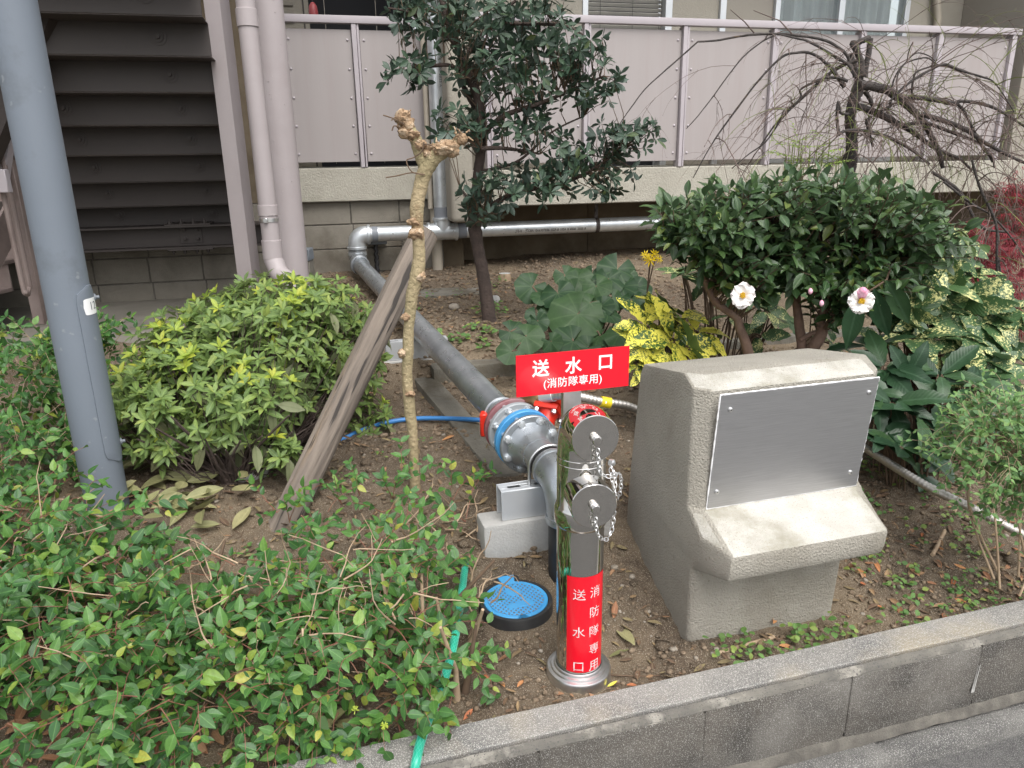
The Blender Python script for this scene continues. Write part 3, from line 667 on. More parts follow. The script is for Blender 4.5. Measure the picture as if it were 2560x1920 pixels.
a, b = vert(60, 600, 4.35, .42, 1.36); m = MB(); m.box((a[0]-.035, a[1]-.02, a[2]), (a[0]+.035, a[1]+.02, b[2])); m.build('newel', M['step_face'], ls, bevel=.004)
a1, b1 = vert(33, 600, 4.15, .62, 1.28); a2, b2 = vert(50, 600, 4.28, .62, 1.4)
m = MB(); pth = [b1, (a1[0], a1[1], .70), (a1[0]+.01, a1[1], .645), ((a1[0]+a2[0])/2, (a1[1]+a2[1])/2, .622), (a2[0]-.005, a2[1], .65), (a2[0], a2[1], .72), b2]
m.tube(smooth_path(pth), .014, 8); m.build('handrail', M['step_face'], ls)
P = aty(6, 420, 4.1); m = MB(); m.box((P.x-.12, P.y-.02, 1.19), (P.x+.02, P.y+.02, 1.31)); m.build('rail_panel', M['rail'], ls, bevel=.004)
m = MB(); A_ = aty(-40, 420, 4.2); B_ = aty(60, 180, 4.2); m.tube([A_, B_, B_+(B_-A_)], .06, 4); m.build('brace', M['steel_paint'], ls, smooth=0)
P = aty(22, 330, 4.3); m = MB(); Q = aty(5, 460, 4.3); m.tube([Q, P, aty(42, 180, 4.3)], .035, 4); m.build('brace', M['rail'], ls, smooth=0)

sc_ = thing('steel_column', 'mauve flat sided steel column at the edge of the stair', 'column', (-1.9, 5.2, .33))
P = aty(588, 350, 4.62)
m = MB(Matrix.Translation((P.x, P.y, 0)) @ Matrix.Rotation(R(0), 4, 'Z')); m.box((-.062, -.07, .2), (.03, .09, 4.5)); m.build('shaft', M['mauve'], sc_, bevel=.006, seg=2)
P = aty(697, 340, 4.78)
cl = thing('round_column', 'thick round mauve column between downpipe and railing', 'column', (P.x, P.y, .33))
m = MB(); m.lathe([(.1, .2), (.1, 4.5)], 40, Matrix.Translation((P.x, P.y, 0))); m.build('shaft', M['mauve'], cl)
rr = random.Random(2); m = MB()
for _ in range(26):
    a = rr.uniform(-2.4, -.6); z = rr.uniform(.7, 2.6); r = rr.uniform(.003, .005)
    m.lathe([(r, 0), (r*.6, r*.6)], 6, axis_matrix((P.x+.1*math.cos(a), P.y+.1*math.sin(a), z), (math.cos(a), math.sin(a), 0)))
m.build('paint_blister', M['mauve'], cl)
P = aty(650, 342, 4.42); pr = .051
dp = thing('downpipe', 'mauve rain downpipe with metal strap and angled foot', 'downpipe', (P.x, P.y, .33))
zk = aty(688, 655, 4.42).z
m = MB(); m.tube([(P.x, P.y, 4.2), (P.x, P.y, zk+.11)], pr, 28); m.build('pipe', M['mauve'], dp)
for za, zb2 in ((zk+.02, zk+.13), (zk+.27, zk+.33), (aty(620, 68, 4.42).z, aty(620, 68, 4.42).z+.09)):
    m = MB(); m.tube([(P.x, P.y, za), (P.x, P.y, zb2)], pr+.006, 28); m.build('socket', M['mauve'], dp, bevel=.002)
m = MB(); m.tube([(P.x, P.y, zk+.235), (P.x, P.y, zk+.257)], pr+.004, 28); s_ = m.build('strap', M['steel'], dp)
m = MB(); m.box((P.x-.012, P.y-pr-.022, zk+.233), (P.x+.012, P.y-pr-.003, zk+.259)); m.build('clasp', M['steel'], s_, bevel=.002)
E1 = (P.x, P.y, zk+.02); E2 = (P.x+.035, P.y-.03, zk-.06); E3 = (P.x+.24, P.y-.17, zk-.2)
m = MB(); m.tube(smooth_path([(P.x, P.y, zk+.04), E1, E2, (P.x+.07, P.y-.06, zk-.087)], 4), pr+.004, 24); m.build('elbow', M['mauve'], dp)
m = MB(); m.tube([(P.x+.06, P.y-.05, zk-.08), E3, (P.x+.4, P.y-.3, zk-.3)], pr, 24); m.build('outlet', M['mauve'], dp)
m = MB(); m.tube([(P.x+.065, P.y-.053, zk-.083), (P.x+.105, P.y-.083, zk-.11)], pr+.006, 24); m.build('socket', M['mauve'], dp)
P = aty(760, 640, 5.35)
gp = thing('meter_post', 'short concrete post with a grey cap beside the round column', 'post', (P.x, P.y, .36))
m = MB(); m.box((P.x-.05, P.y-.06, .2), (P.x+.05, P.y+.06, P.z-.03)); m.build('shaft', M['edging'], gp, bevel=.006)
m = MB(); m.box((P.x-.055, P.y-.065, P.z-.029), (P.x+.055, P.y+.065, P.z+.055)); m.build('cap', M['box_grey'], gp, bevel=.005)

# ================================================================== WATER MAIN
A0 = aty(900, 643, 5.72); FL = aty(1326, 1113, 2.33)
ax = (FL-A0).normalized(); upv = Vector((0, 0, 1))
wp = thing('water_main', 'galvanized fire water pipe from the building wall to the standpipe', 'pipe', FL)
pr = .0572; zp = .776; dpz = -.13
sE = -.289
horz0 = B(sE+.10, dpz, zp); tee = B(.384, dpz, zp)
m = MB(); m.tube([horz0, tee], pr, 28); m.build('wall_pipe', M['galv'], wp)
m = MB(); m.tube([tee, B(4.2, dpz, zp+.01)], pr, 28); pw = m.build('wall_pipe', M['galv'], wp)
m = MB(); m.tube([tee, B(.384, dpz, 3.7)], pr, 28); pv = m.build('riser_pipe', M['galv'], wp)
# tee body
m = MB(); m.tube([B(.384-.105, dpz, zp), B(.384+.115, dpz, zp)], .066, 28); m.tube([B(.384, dpz, zp), B(.384, dpz, zp+.1)], .066, 28); t_ = m.build('tee', M['galv'], wp)
m = MB()
for a, b in (((.384-.12, zp), (.384-.10, zp)), ((.384+.10, zp), (.384+.12, zp))): m.tube([B(a[0], dpz, a[1]), B(b[0], dpz, b[1])], .0735, 28)
m.tube([B(.384, dpz, zp+.09), B(.384, dpz, zp+.11)], .0735, 28); m.build('rim', M['galv'], t_, bevel=.003)
m = MB(); m.tube([B(.384, dpz, zp+.11), B(.384, dpz, zp+.19)], pr+.0015, 28); m.tube([B(.384+.12, dpz, zp), B(.384+.19, dpz, zp)], pr+.0015, 28); m.tube([B(sE+.12, dpz, zp), B(sE+.165, dpz, zp)], pr+.0015, 28); m.build('tape_band', M['tape'], wp)
# elbow at the corner, turning down, then the second elbow towards the garden
dn = B(sE, dpz, zp-.10)
m = MB(); m.tube(smooth_path([B(sE+.10, dpz, zp), B(sE+.045, dpz, zp-.006), B(sE+.008, dpz, zp-.04), dn], 5), .067, 28); e_ = m.build('elbow', M['galv'], wp)
m = MB(); m.tube([B(sE+.085, dpz, zp), B(sE+.108, dpz, zp)], .0745, 28); m.tube([dn+Vector((0, 0, .012)), dn-Vector((0, 0, .010))], .0745, 28); m.build('rim', M['galv'], e_, bevel=.003)
A1 = dn+Vector((0, 0, -.085))
startp = A1+ax*.10+Vector((0, 0, -.03))
ax = (FL-startp).normalized()
m = MB(); m.tube(smooth_path([dn-Vector((0, 0, .01)), A1+Vector((0, 0, .03)), A1+ax*.03, startp], 5), .066, 28); e_ = m.build('elbow', M['galv_dull'], wp)
m = MB(); m.tube([dn-Vector((0, 0, .03)), dn-Vector((0, 0, .055))], .073, 8); m.build('union_nut', M['galv'], e_)
m = MB(); m.tube([startp-ax*.012, startp+ax*.014], .0735, 28); m.build('rim', M['galv_dull'], e_, bevel=.003)
def at_ax(t): return FL-ax*t                                       # t metres back from the front flange
m = MB(); m.tube([startp, at_ax(.30)], pr, 32); m.build('garden_pipe', M['galv_dull'], wp)
Mx = axis_matrix(FL, -ax, Vector((0, 0, 1)))
def disc(name, prof, mat, parent=wp, n=48, bevel=0, smooth=35): return MB().lathe(prof, n, Mx).build(name, mat, parent, smooth=smooth)
disc('reducer', [(pr, .31), (.064, .305), (.064, .29), (.071, .23), (.076, .2), (.08, .1895)], M['galv_dull'])
MB().torus(.0645, .004, Mx @ Matrix.Translation((0, 0, .30)), 40, 8).build('weld_ring', M['galv'], wp)
fl3 = disc('flange', [(.05, .172), (.102, .172), (.105, .174), (.105, .187), (.102, .189), (.05, .189)], M['flange_red'])
disc('gasket', [(.064, .1445), (.064, .1715)], M['flange_red'])
fl2 = disc('flange', [(.05, .123), (.102, .123), (.105, .126), (.105, .141), (.102, .144), (.05, .144)], M['flange_grey'])
disc('valve_neck', [(.09, .069), (.086, .08), (.08, .088), (.08, .108), (.086, .1225)], M['flange_grey'])
disc('flange', [(.05, .045), (.104, .045), (.107, .048), (.107, .066), (.104, .0685), (.05, .0685)], M['flange_blue'])
disc('gasket', [(.062, .0165), (.062, .0445)], M['flange_blue'])
fl1 = disc('flange', [(.05, 0), (.102, 0), (.105, .003), (.105, .013), (.102, .016), (.05, .016)], M['galv_dull'])
disc('weld_neck', [(.0585, -.085), (.0595, -.05), (.066, -.03), (.078, -.012), (.083, -.0005)], M['galv_dull'])
def bolts(par, tz, matl, face, thr):
    for k in range(8):
        a = 2*math.pi*(k+.5)/8; T = Mx @ Matrix.Translation((.0875*math.cos(a), .0875*math.sin(a), tz)) @ Matrix.Rotation(a*1.7, 4, 'Z')
        m = MB(); m.lathe([(.0135, 0), (.0135, face*.001), (.0125, face*.010), (.009, face*.0115)], 6, T)
        if thr: m.lathe([(.0075, face*.0116), (.0075, face*.017), (.005, face*.0195)], 12, T)
        m.lathe([(.0148, -face*.0008), (.0148, face*.0004)], 16, T)
        m.build('bolt', M[matl], par)
bolts(fl1, -.0008, 'galv', -1, False); bolts(fl2, .1222, 'galv', -1, True)
m = MB()
for k in range(8):
    a = 2*math.pi*(k+.5)/8
    for z0_, z1_ in ((.0165, .0445), (.1448, .1715)): m.lathe([(.0078, z0_), (.0078, z1_)], 10, Mx @ Matrix.Translation((.0875*math.cos(a), .0875*math.sin(a), 0)))
m.build('bolt_shank', M['galv'], wp)
m = MB()
for k in range(5):                                                  # cast marks on the front flange
    a = 1.93+.035*k; m.box((-.0015, -.002, -.0008), (.0015, .002, .0), Mx @ Matrix.Translation((.097*math.cos(a-1.5), .097*math.sin(a-1.5), 0)))
m.build('cast_mark', M['galv'], fl1, smooth=0)
Pn = at_ax(-.07); Pu = at_ax(-.16); Pb = at_ax(-.205)
m = MB(); m.tube([Pn, at_ax(-.14)], .0575, 32); m.tube([at_ax(-.1405), at_ax(-.1755)], .0565, 32); m.build('pipe_stub', M['galv_dull'], wp)
m = MB(); m.tube([at_ax(-.146), at_ax(-.170)], .0585, 32); m.build('rubber_band', M['black_plastic'], wp)
hz = Vector((ax.x, ax.y, 0)).normalized()
Pd = at_ax(-.2)+hz*.105+Vector((0, 0, -.115))
m = MB(); m.tube(smooth_path([at_ax(-.176), at_ax(-.21), at_ax(-.2)+hz*.055+Vector((0, 0, -.012)), at_ax(-.2)+hz*.09+Vector((0, 0, -.05)), Pd], 6), [.062]*25, 30); el = m.build('elbow', M['galv_dull'], wp)
m = MB(); m.tube([at_ax(-.178), at_ax(-.196)], .066, 30); m.tube([Pd+Vector((0, 0, .012)), Pd-Vector((0, 0, .012))], .0665, 30); m.build('rim', M['galv_dull'], el, bevel=.004, seg=2)
m = MB(); m.tube([Pd-Vector((0, 0, .012)), Vector((Pd.x, Pd.y, -.1))], .0575, 26); m.build('black_sleeve', M['black_plastic'], wp)
# printed marking on the wall pipe
ang = R(-22)
def on_pipe(v):
    a = R(198)-v.y/pr
    return Vector((v.x, pr*1.006*math.cos(a-R(0))*1.0, pr*1.006*math.sin(a)))
tx = text_mb('JFE-K    J1C8A  0A6307036  SGP-B 100A X 4000  2025 A', .03, TB @ Matrix.Translation((1.27, dpz, zp+.001)), bold=.012, sp=1.06, ext=.0002, squash=.8, cuts=0, wrap=on_pipe)
tx.build('pipe_marking', M['black_print'], pw, smooth=0)
def on_riser(v):
    a = R(-62)+v.y/pr
    return Vector((pr*1.006*math.cos(a), pr*1.006*math.sin(a), -v.x))
tx = text_mb('100A X 4000  2025 A', .03, TB @ Matrix.Translation((.384, dpz, 1.98)), sp=1.05, ext=.0002, wrap=on_riser); tx.build('pipe_marking', M['black_print'], pv, smooth=0)
# hanger from the slab
sh, _ = bs(1490, 560, dpz)
m = MB(TB); m.torus(.0605, .004, Matrix.Translation((sh, dpz, zp+.003)) @ Matrix.Rotation(R(90), 4, 'Y'), 28, 6)
m.lathe([(.0615, -.016), (.0615, .016)], 28, Matrix.Translation((sh, dpz, zp+.003)) @ Matrix.Rotation(R(90), 4, 'Y'), cap=False); m.box((sh-.014, dpz-.004, zp+.064), (sh+.014, dpz+.004, .967)); m.lathe([(.011, 0), (.011, .01)], 6, Matrix.Translation((sh, dpz-.0045, .90)) @ Matrix.Rotation(R(90), 4, 'X'))
m.build('pipe_hanger', M['steel_paint'], None, 'small metal hanger strap round the wall pipe under the slab', 'hanger')
# beige drain behind the riser
m = MB(); P1 = bs(1067, 300, -.06)[0]; m.tube([B(P1, -.06, 3.7), B(P1, -.06, .95)], .022, 14); m.build('drain_pipe', M['pvc'], None, 'slim beige plastic pipe beside the vertical metal riser', 'pipe')
s_, _ = bs(1093, 640, -.02); m = MB(); m.tube([B(s_, -.02, .95), B(s_, -.02, .30)], .043, 18); m.build('drain_pipe', M['pvc'], None, 'stout beige drain pipe entering the soil behind the leaning log', 'pipe')
s_, z_ = bs(942, 606, -.01); jb = thing('junction_box', 'flat grey junction box under the wall pipe with black corrugated conduit', 'junction box', B(s_, 0, z_))
m = MB(TB); m.box((s_-.075, -.06, z_-.012), (s_+.075, .055, z_+.016)); m.build('cover', M['box_grey'], jb, bevel=.004)
m = MB(TB); zz = z_-.013
pts = [(s_-.01+.004*math.sin(i), -.0, zz-.0075*i) for i in range(36)]; m.tube(pts, [.018 if i % 2 else .0155 for i in range(36)], 12); m.build('corrugated_conduit', M['corr_black'], jb)

# supports under the main
def support(label_b, label_c, Pc, zt, L0, L1, hb=.14):
    """concrete sleeper lying along the kerb direction, steel channel on top, U-bolt over the pipe"""
    k = toK(Pc); g = gz(Pc.x, Pc.y)
    zc = zt-.1
    cb = thing('concrete_sleeper', label_b, 'concrete block', K(k.x, k.y, g), 'concrete pipe supports')
    m = MB(TK); w_ = .052; top = zc-.001; bot = min(g-.06, top-hb)
    prof = [(-w_-.006, bot), (w_+.006, bot), (w_, top), (-w_, top)]
    vs = [(k.x-L0, k.y+a, b) for a, b in prof]+[(k.x+L1, k.y+a, b) for a, b in prof]
    m.add(vs, [(3, 2, 1, 0), (4, 5, 6, 7), (0, 1, 5, 4), (1, 2, 6, 5), (2, 3, 7, 6), (3, 0, 4, 7)]); m.build('body', M['white_concrete'], cb, bevel=.01, seg=2)
    ch = thing('steel_channel', label_c, 'steel channel', K(k.x, k.y, zc), 'pipe support channels')
    a, b = k.x-L0*.72, k.x+L1*.8
    m = MB(TK)
    m.box((a, k.y-.032, zc), (b, k.y-.028, zt)); m.box((a, k.y+.028, zc), (b, k.y+.032, zt))
    x = a; slots = []
    while x < b-.09: slots.append((x+.028, x+.07)); x += .09
    m.box((a, k.y-.0279, zt-.004), (b, k.y-.009, zt)); m.box((a, k.y+.009, zt-.004), (b, k.y+.0279, zt))
    xs_ = [a]+[c for s in slots for c in s]+[b]
    for i in range(0, len(xs_), 2): m.box((xs_[i], k.y-.0088, zt-.0041), (xs_[i+1], k.y+.0088, zt-.0001))
    m.build('channel', M['alu'], ch, bevel=.0012)
    return k, ch
Pc = at_ax(-.158); k, ch = support('pale concrete sleeper under the pipe end just behind the stainless standpipe', 'slotted steel channel with U bolt just behind the stainless standpipe', Vector((Pc.x, Pc.y, 0)), Pc.z-.0595, .23, .2, .115)
lat = ax.cross(Vector((0, 0, 1))).normalized(); pn = ax.cross(lat).normalized()*-1
if pn.z < 0: pn = -pn
m = MB(); pts = [Pc+lat*.0655+Vector((0, 0, -.09))]+[Pc+lat*(.0655*math.cos(a))+pn*(.0655*math.sin(a)) for a in np.linspace(0, math.pi, 17)]+[Pc-lat*.0655+Vector((0, 0, -.09))]
m.tube(pts, .0055, 10); m.build('bolt', M['steel'], ch)
tt = 1.62; Pc = at_ax(tt); support('pale concrete sleeper under the pipe behind the bare stub', 'steel channel on the sleeper behind the bare stub', Vector((Pc.x, Pc.y, 0)), Pc.z-.0585, .26, .18)

# red drain valve, brass fitting and corrugated hose beside the flanges
Pv = aty(1378, 1015, 2.47)
dv = thing('drain_valve', 'bright red valve with bolted square flange beside the pipe flanges', 'valve', Pv)
S0 = at_ax(.09)+Vector((.07, -.02, 0)); d_ = (Pv-S0).normalized()
Mv = axis_matrix(S0, d_, Vector((0, 0, 1))); Lv = (Pv-S0).length
m = MB(); m.lathe([(.03, 0), (.034, .03), (.03, Lv-.05), (.036, Lv-.03)], 20, Mv); m.build('neck', M['red_paint'], dv)
m = MB(); m.box((-.05, -.045, Lv-.03), (.05, .045, Lv-.008), Mv); m.box((-.05, -.045, Lv-.004), (.05, .045, Lv+.018), Mv); m.build('flange', M['red_paint'], dv, bevel=.006, seg=2)
m = MB(); m.lathe([(.034, Lv+.018), (.045, Lv+.05), (.045, Lv+.1), (.03, Lv+.12)], 20, Mv); m.box((-.03, -.03, Lv+.02), (.07, .03, Lv+.085), Mv); m.build('body', M['red_paint'], dv, bevel=.006, seg=2)
for x in (-.038, .038):
    for y in (-.033, .033):
        m = MB(); m.lathe([(.009, Lv-.042), (.009, Lv-.0305)], 6, Mv @ Matrix.Translation((x, y, 0))); m.build('bolt', M['galv'], dv)
Pl = at_ax(.15)-lat*0+Vector((-.128, 0, -.005))
m = MB(); m.box((-.014, -.02, -.045), (.014, .025, .045), Matrix.Translation(aty(1210, 1060, 2.58))); m.build('lever', M['red_paint'], dv, bevel=.005)
hx = [aty(1335, 998, 2.50), aty(1355, 995, 2.46), aty(1385, 990, 2.42), aty(1440, 990, 2.36), aty(1500, 1003, 2.36), aty(1560, 1013, 2.38), aty(1640, 1030, 2.44), aty(1900, 1040, 2.7), aty(2080, 1075, 2.66), aty(2165, 1122, 2.52), aty(2300, 1206, 2.28), aty(2420, 1266, 2.2), aty(2560, 1338, 2.14), aty(2680, 1400, 2.12)]
hz_ = thing('flexible_hose', 'silver corrugated metal hose with a yellow tag passing behind the concrete block', 'hose', hx[2])
m = MB(); pth = smooth_path(hx[2:], 10)
fine = []; acc = 0
for a, b in zip(pth[:-1], pth[1:]):
    nseg = max(1, int((b-a).length/.004))
    fine += [a.lerp(b, i/nseg) for i in range(nseg)]
m.tube(fine, [(.0152, .0150, .0135)[i % 3] for i in range(len(fine))], 14); m.build('hose', M['flex_steel'], hz_, smooth=60)
m = MB(); m.tube([hx[0]-(hx[1]-hx[0]), hx[0], hx[1]], [.024, .026, .022], 8); m.build('brass_fitting', M['brass'], hz_, bevel=.002)
m = MB(); m.tube([hx[1], hx[2]], .019, 16); m.build('end_sleeve', M['alu'], hz_)
a = aty(1502, 1003.5, 2.36); b = aty(1526, 1008, 2.365); m = MB(); m.tube([a, b], .0185, 18); yt = m.build('yellow_tag', M['yellow'], hz_)
c_ = (a+b)/2; dd = (Vector((0, 0, H))-c_).normalized(); m = MB(); m.lathe([(.0045, 0), (.0045, .0006)], 14, axis_matrix(c_+dd*.0187, dd)); m.build('dot', M['white_print'], yt)

# garden hoses
def ghose(name, label, pix, r, mat, net=False):
    P = []
    for q in pix:
        if len(q) == 3: P.append(aty(*q))
        else:
            u, v, _, zz = q; P.append(atz(u, v, zz))
    pth = smooth_path(P, 8); t = thing(name, label, 'hose', P[0])
    m = MB(); m.tube(pth, r, 14); m.build('hose', M[mat], t)
    if net:
        mm = MB(); L = 0; seg = []
        pf = []
        for a, b in zip(pth[:-1], pth[1:]):
            k = max(1, int((b-a).length/.004)); pf += [a.lerp(b, i/k) for i in range(k)]
        x = (pf[1]-pf[0]).orthogonal().normalized()
        fr = []
        for i, p_ in enumerate(pf):
            t_ = (pf[min(i+1, len(pf)-1)]-pf[max(i-1, 0)]).normalized(); x = (x-t_*x.dot(t_)).normalized(); fr.append((p_, x, t_.cross(x)))
        for sg in (1, -1):
            for ph in np.linspace(0, 2*math.pi, 9)[:-1]:
                mm.tube([p_+x_*(r*1.01*math.cos(ph+sg*i*.27))+y_*(r*1.01*math.sin(ph+sg*i*.27)) for i, (p_, x_, y_) in enumerate(fr)], .00032, 4, cap=False)
        mm.build('braid', M['hose_net'], t)
    return t
ghose('garden_hose', 'green braided garden hose running down over the low wall', [(1320, 1185, 0, .12), (1262, 1232, 0, .115), (1215, 1285, 0, .115), (1183, 1335, 0, .10), (1166, 1400, 0, .12), (1152, 1500, 0, .13), (1136, 1600, 0, .15), (1110, 1700, 0, .125), (1074, 1790, 0, .085), (1050, 1860, 0, .055), (1036, 1925, 0, .03), (1020, 1990, 0, -.08)], .0105, 'hose_green', True)
ghose('garden_hose', 'short green hose length between the standpipe and the concrete block', [(1500, 1125, 0, .10), (1560, 1092, 0, .12), (1610, 1062, 0, .14)], .0105, 'hose_green')
ghose('blue_hose', 'blue hose lying on the soil from the leaning log to the pipe flange', [(760, 1135, 0, .17), (850, 1100, 0, .19), (905, 1076, 0, .2), (960, 1058, 0, .205), (1030, 1047, 0, .205), (1110, 1046, 0, .21), (1200, 1050, 0, .22), (1300, 1060, 0, .2)], .0105, 'hose_blue')
ghose('blue_hose', 'short blue hose length ending at the concrete block', [(1470, 1058, 0, .13), (1545, 1086, 0, .12), (1600, 1105, 0, .12)], .011, 'hose_blue')

# ================================================================== STANDPIPE
BX, BY = .1685, 1.695
sp_t = thing('standpipe', 'polished stainless fire standpipe with two capped outlets and a red label', 'standpipe', (BX, BY, 0))
TS = Matrix.Translation((BX, BY, 0)) @ Matrix.Rotation(AK, 4, 'Z')   # -y faces the road
rs = .0605
MB(TS).lathe([(.087, -.02), (.087, .008), (.084, .0125), (.076, .0145), (.074, .019), (.0675, .0205), (.0655, .026), (.0618, .0275), (.0618, -.02)], 64).build('base_flange', M['steel'], sp_t)
m = MB(TS); m.lathe([(rs, -.02), (rs, .44), (rs+.0025, .442), (rs+.0065, .45), (rs+.0075, .47), (rs+.0065, .488), (rs+.002, .498), (rs, .50), (rs, .63)], 72, cap=False); m.build('body', M['chrome'], sp_t, smooth=50)
m = MB(TS); m.torus(rs, .0012, Matrix.Translation((0, 0, .628)), 64, 6); m.torus(rs, .0012, Matrix.Translation((0, 0, .612)), 64, 6); m.build('weld_seam', M['chrome'], sp_t)
zc1 = .715
TLAB = TS; TS = Matrix.Translation((BX, BY, 0)) @ Matrix.Rotation(R(9), 4, 'Z')   # the outlets point a little less along the road
pth = smooth_path([(0, 0, .63), (0, -.003, .668), (0, -.022, .702), (0, -.058, zc1), (0, -.10, zc1)], 8)
m = MB(TS); m.tube(pth, [rs-.0045*i/(len(pth)-1) for i in range(len(pth))], 64); m.build('bend', M['chrome'], sp_t, smooth=50)
def outlet(zc, y1, chain_pts):
    m = MB(TS); Mo = Matrix.Translation((0, 0, zc)) @ Matrix.Rotation(R(90), 4, 'X')
    if zc < .6: m.lathe([(.052, .0), (.052, y1-.03)], 56, Mo); m.build('outlet', M['chrome'], sp_t)
    m = MB(TS); m.lathe([(.0545, y1-.032), (.056, y1-.03), (.056, y1-.002), (.0545, y1), (.001, y1)], 64, Mo); cp = m.build('cap', M['chrome'], sp_t, smooth=30)
    m = MB(TS); m.lathe([(.0115, y1), (.0115, y1+.005), (.0098, y1+.0065), (.0098, y1+.0085), (.0115, y1+.010), (.0115, y1+.017), (.0095, y1+.0195), (.001, y1+.02)], 24, Mo); m.build('knob', M['chrome'], cp)
    m = MB(TS); pts = smooth_path([Vector(c) for c in chain_pts], 12)
    L = 0; prev = pts[0]; k = 0
    for a, b in zip(pts[:-1], pts[1:]):
        L += (b-a).length
        if L >= .0092:
            L = 0; T = axis_matrix(b, (b-a).orthogonal() if k % 2 == 0 else (b-a).cross((b-a).orthogonal()), (b-a))
            T = T @ Matrix.Diagonal((1.5, 1, 1, 1)); m.torus(.0047, .0011, T, 14, 6); k += 1
    m.build('chain', M['steel'], cp)
outlet(zc1, .124, [(.0, -.145, zc1-.012), (.002, -.148, zc1-.05), (.008, -.15, zc1-.075), (.03, -.15, zc1-.085), (.055, -.125, zc1-.09), (.068, -.11, zc1-.11), (.07, -.10, zc1-.15), (.065, -.09, zc1-.17), (.056, -.085, zc1-.13), (.054, -.07, zc1-.10)])
outlet(.545, .124, [(-.002, -.145, .533), (.0, -.147, .50), (.01, -.145, .475), (.028, -.135, .462), (.045, -.12, .475), (.053, -.11, .51), (.056, -.098, .55), (.06, -.09, .60), (.054, -.07, .622)])
m = MB(TS); m.lathe([(.006, 0), (.009, .003), (.009, .012), (.004, .016)], 12, axis_matrix((.056, -.05, .622), (.7, -.7, 0))); m.build('chain_lug', M['steel'], sp_t)
TS = TLAB
# label wrapped on the body: z .035 - .325, from -34 to 78 degrees round the front
def wrapl(v, r=rs+.0009): a = R(-90)+v.x/rs; return Vector((r*math.cos(a), r*math.sin(a), v.y))
m = MB(TS); nn = 40; a0, a1 = R(-53), R(54); z0_, z1_ = .034, .318
vs = [wrapl(Vector((rs*(a0+(a1-a0)*i/nn), z, 0)), rs+.0006) for z in (z0_, z1_) for i in range(nn+1)]
m.add(vs, [(i, i+1, nn+2+i, nn+1+i) for i in range(nn)]); lab = m.build('label', M['sign_red'], sp_t)
let = MB(TS)
def put(ch, xa, z, size):
    t = text_mb(ch, size, Matrix.Identity(4), bold=.002, ext=.0002, cuts=2)
    c = [sum(q[i] for q in t.V)/len(t.V) for i in range(2)]; x0 = (min(q[0] for q in t.V)+max(q[0] for q in t.V))/2; y0 = (min(q[1] for q in t.V)+max(q[1] for q in t.V))/2
    let.add([wrapl(Vector((q[0]-x0+xa*rs, q[1]-y0+z, 0)), rs+.0011) for q in t.V], t.F)
for ch, z in zip("送水口", (.268, .157, .052)): put(ch, R(-22), z, .034)
for ch, z in zip("消防隊専用", (.271, .213, .156, .102, .050)): put(ch, R(19), z, .034)
let.build('lettering', M['white_print'], lab, smooth=0)

# sign board above the standpipe
TG = Matrix.Translation((0, 0, 0)) @ TK
gc = toK(aty(1434, 928, 1.80)); gx, gy, gzz = gc
sg = thing('fire_sign', 'red board with white Japanese lettering above the standpipe', 'sign', K(gx, gy, gzz))
m = MB(TK); m.box((gx-.152, gy-.0015, gzz-.0535), (gx+.152, gy+.0015, gzz+.0535)); bd = m.build('board', M['sign_red'], sg, smooth=0)
Mt = TK @ Matrix.Translation((gx, gy-.0019, gzz)) @ Matrix.Rotation(R(90), 4, 'X')
let = MB()
for ch, dx in zip("送水口", (-.088, -.001, .086)):
    t = text_mb(ch, .0455, Matrix.Identity(4), bold=.02, ext=.0002)
    x0 = (min(q[0] for q in t.V)+max(q[0] for q in t.V))/2; y0 = (min(q[1] for q in t.V)+max(q[1] for q in t.V))/2
    let.add([Mt @ Vector((q[0]-x0+dx, q[1]-y0+.0165, q[2])) for q in t.V], t.F)
t = text_mb("(消防隊専用)", .0275, Matrix.Identity(4), bold=.006, ext=.0002, sp=1.06)
x0 = (min(q[0] for q in t.V)+max(q[0] for q in t.V))/2; y0 = (min(q[1] for q in t.V)+max(q[1] for q in t.V))/2
let.add([Mt @ Vector((q[0]-x0-.002, q[1]-y0-.0265, q[2])) for q in t.V], t.F)
let.build('lettering', M['white_print'], bd, smooth=0)
m = MB(TK); m.box((gx-.026, gy+.002, .50), (gx+.022, gy+.0045, gzz+.04)); m.box((gx-.026, gy+.0047, .50), (gx-.0235, gy+.02, gzz+.04)); m.build('bracket', M['steel'], sg, smooth=0)

# valve box with blue lid
Lc = Vector((LIDX, LIDY, .0))
vb = thing('valve_box', 'round blue plastic valve lid in a black ring on the soil', 'valve box', (LIDX, LIDY, LIDZ))
zl = LIDZ+.012
Tl = Matrix.Translation((Lc.x, Lc.y, 0)) @ Matrix.Rotation(R(14), 4, 'Z')
m = MB(Tl); m.lathe([(.097, zl-.012), (.098, zl+.001), (.101, zl+.002), (.108, zl+.001), (.110, zl-.005), (.112, zl-.1), (.097, zl-.1)], 56, cap=False); m.box((-.04, .098, zl-.09), (.04, .142, zl-.002)); m.build('ring', M['black_plastic'], vb, smooth=35)
m = MB(Tl); pts = []
for i in range(72):
    a = R(90)+R(5*i); x, y = .0955*math.cos(a), .0955*math.sin(a)
    if abs(x) < .013 and y < 0: y += .017*math.sqrt(max(0, 1-(x/.013)**2))
    if abs(x) < .021 and y > 0: continue
    pts.append((x, y))
pts = pts+[(.021, .093), (.027, .132), (-.027, .132), (-.021, .093)]
m.prism(pts, zl-.012, zl+.002); ld = m.build('lid', M['lid_blue'], vb, bevel=.0012)
m = MB(Tl); m.lathe([(.083, zl+.0021), (.083, zl+.0023)], 56); m.build('sunk_field', M['grip_mud'], ld, smooth=0)
m = MB(Tl)
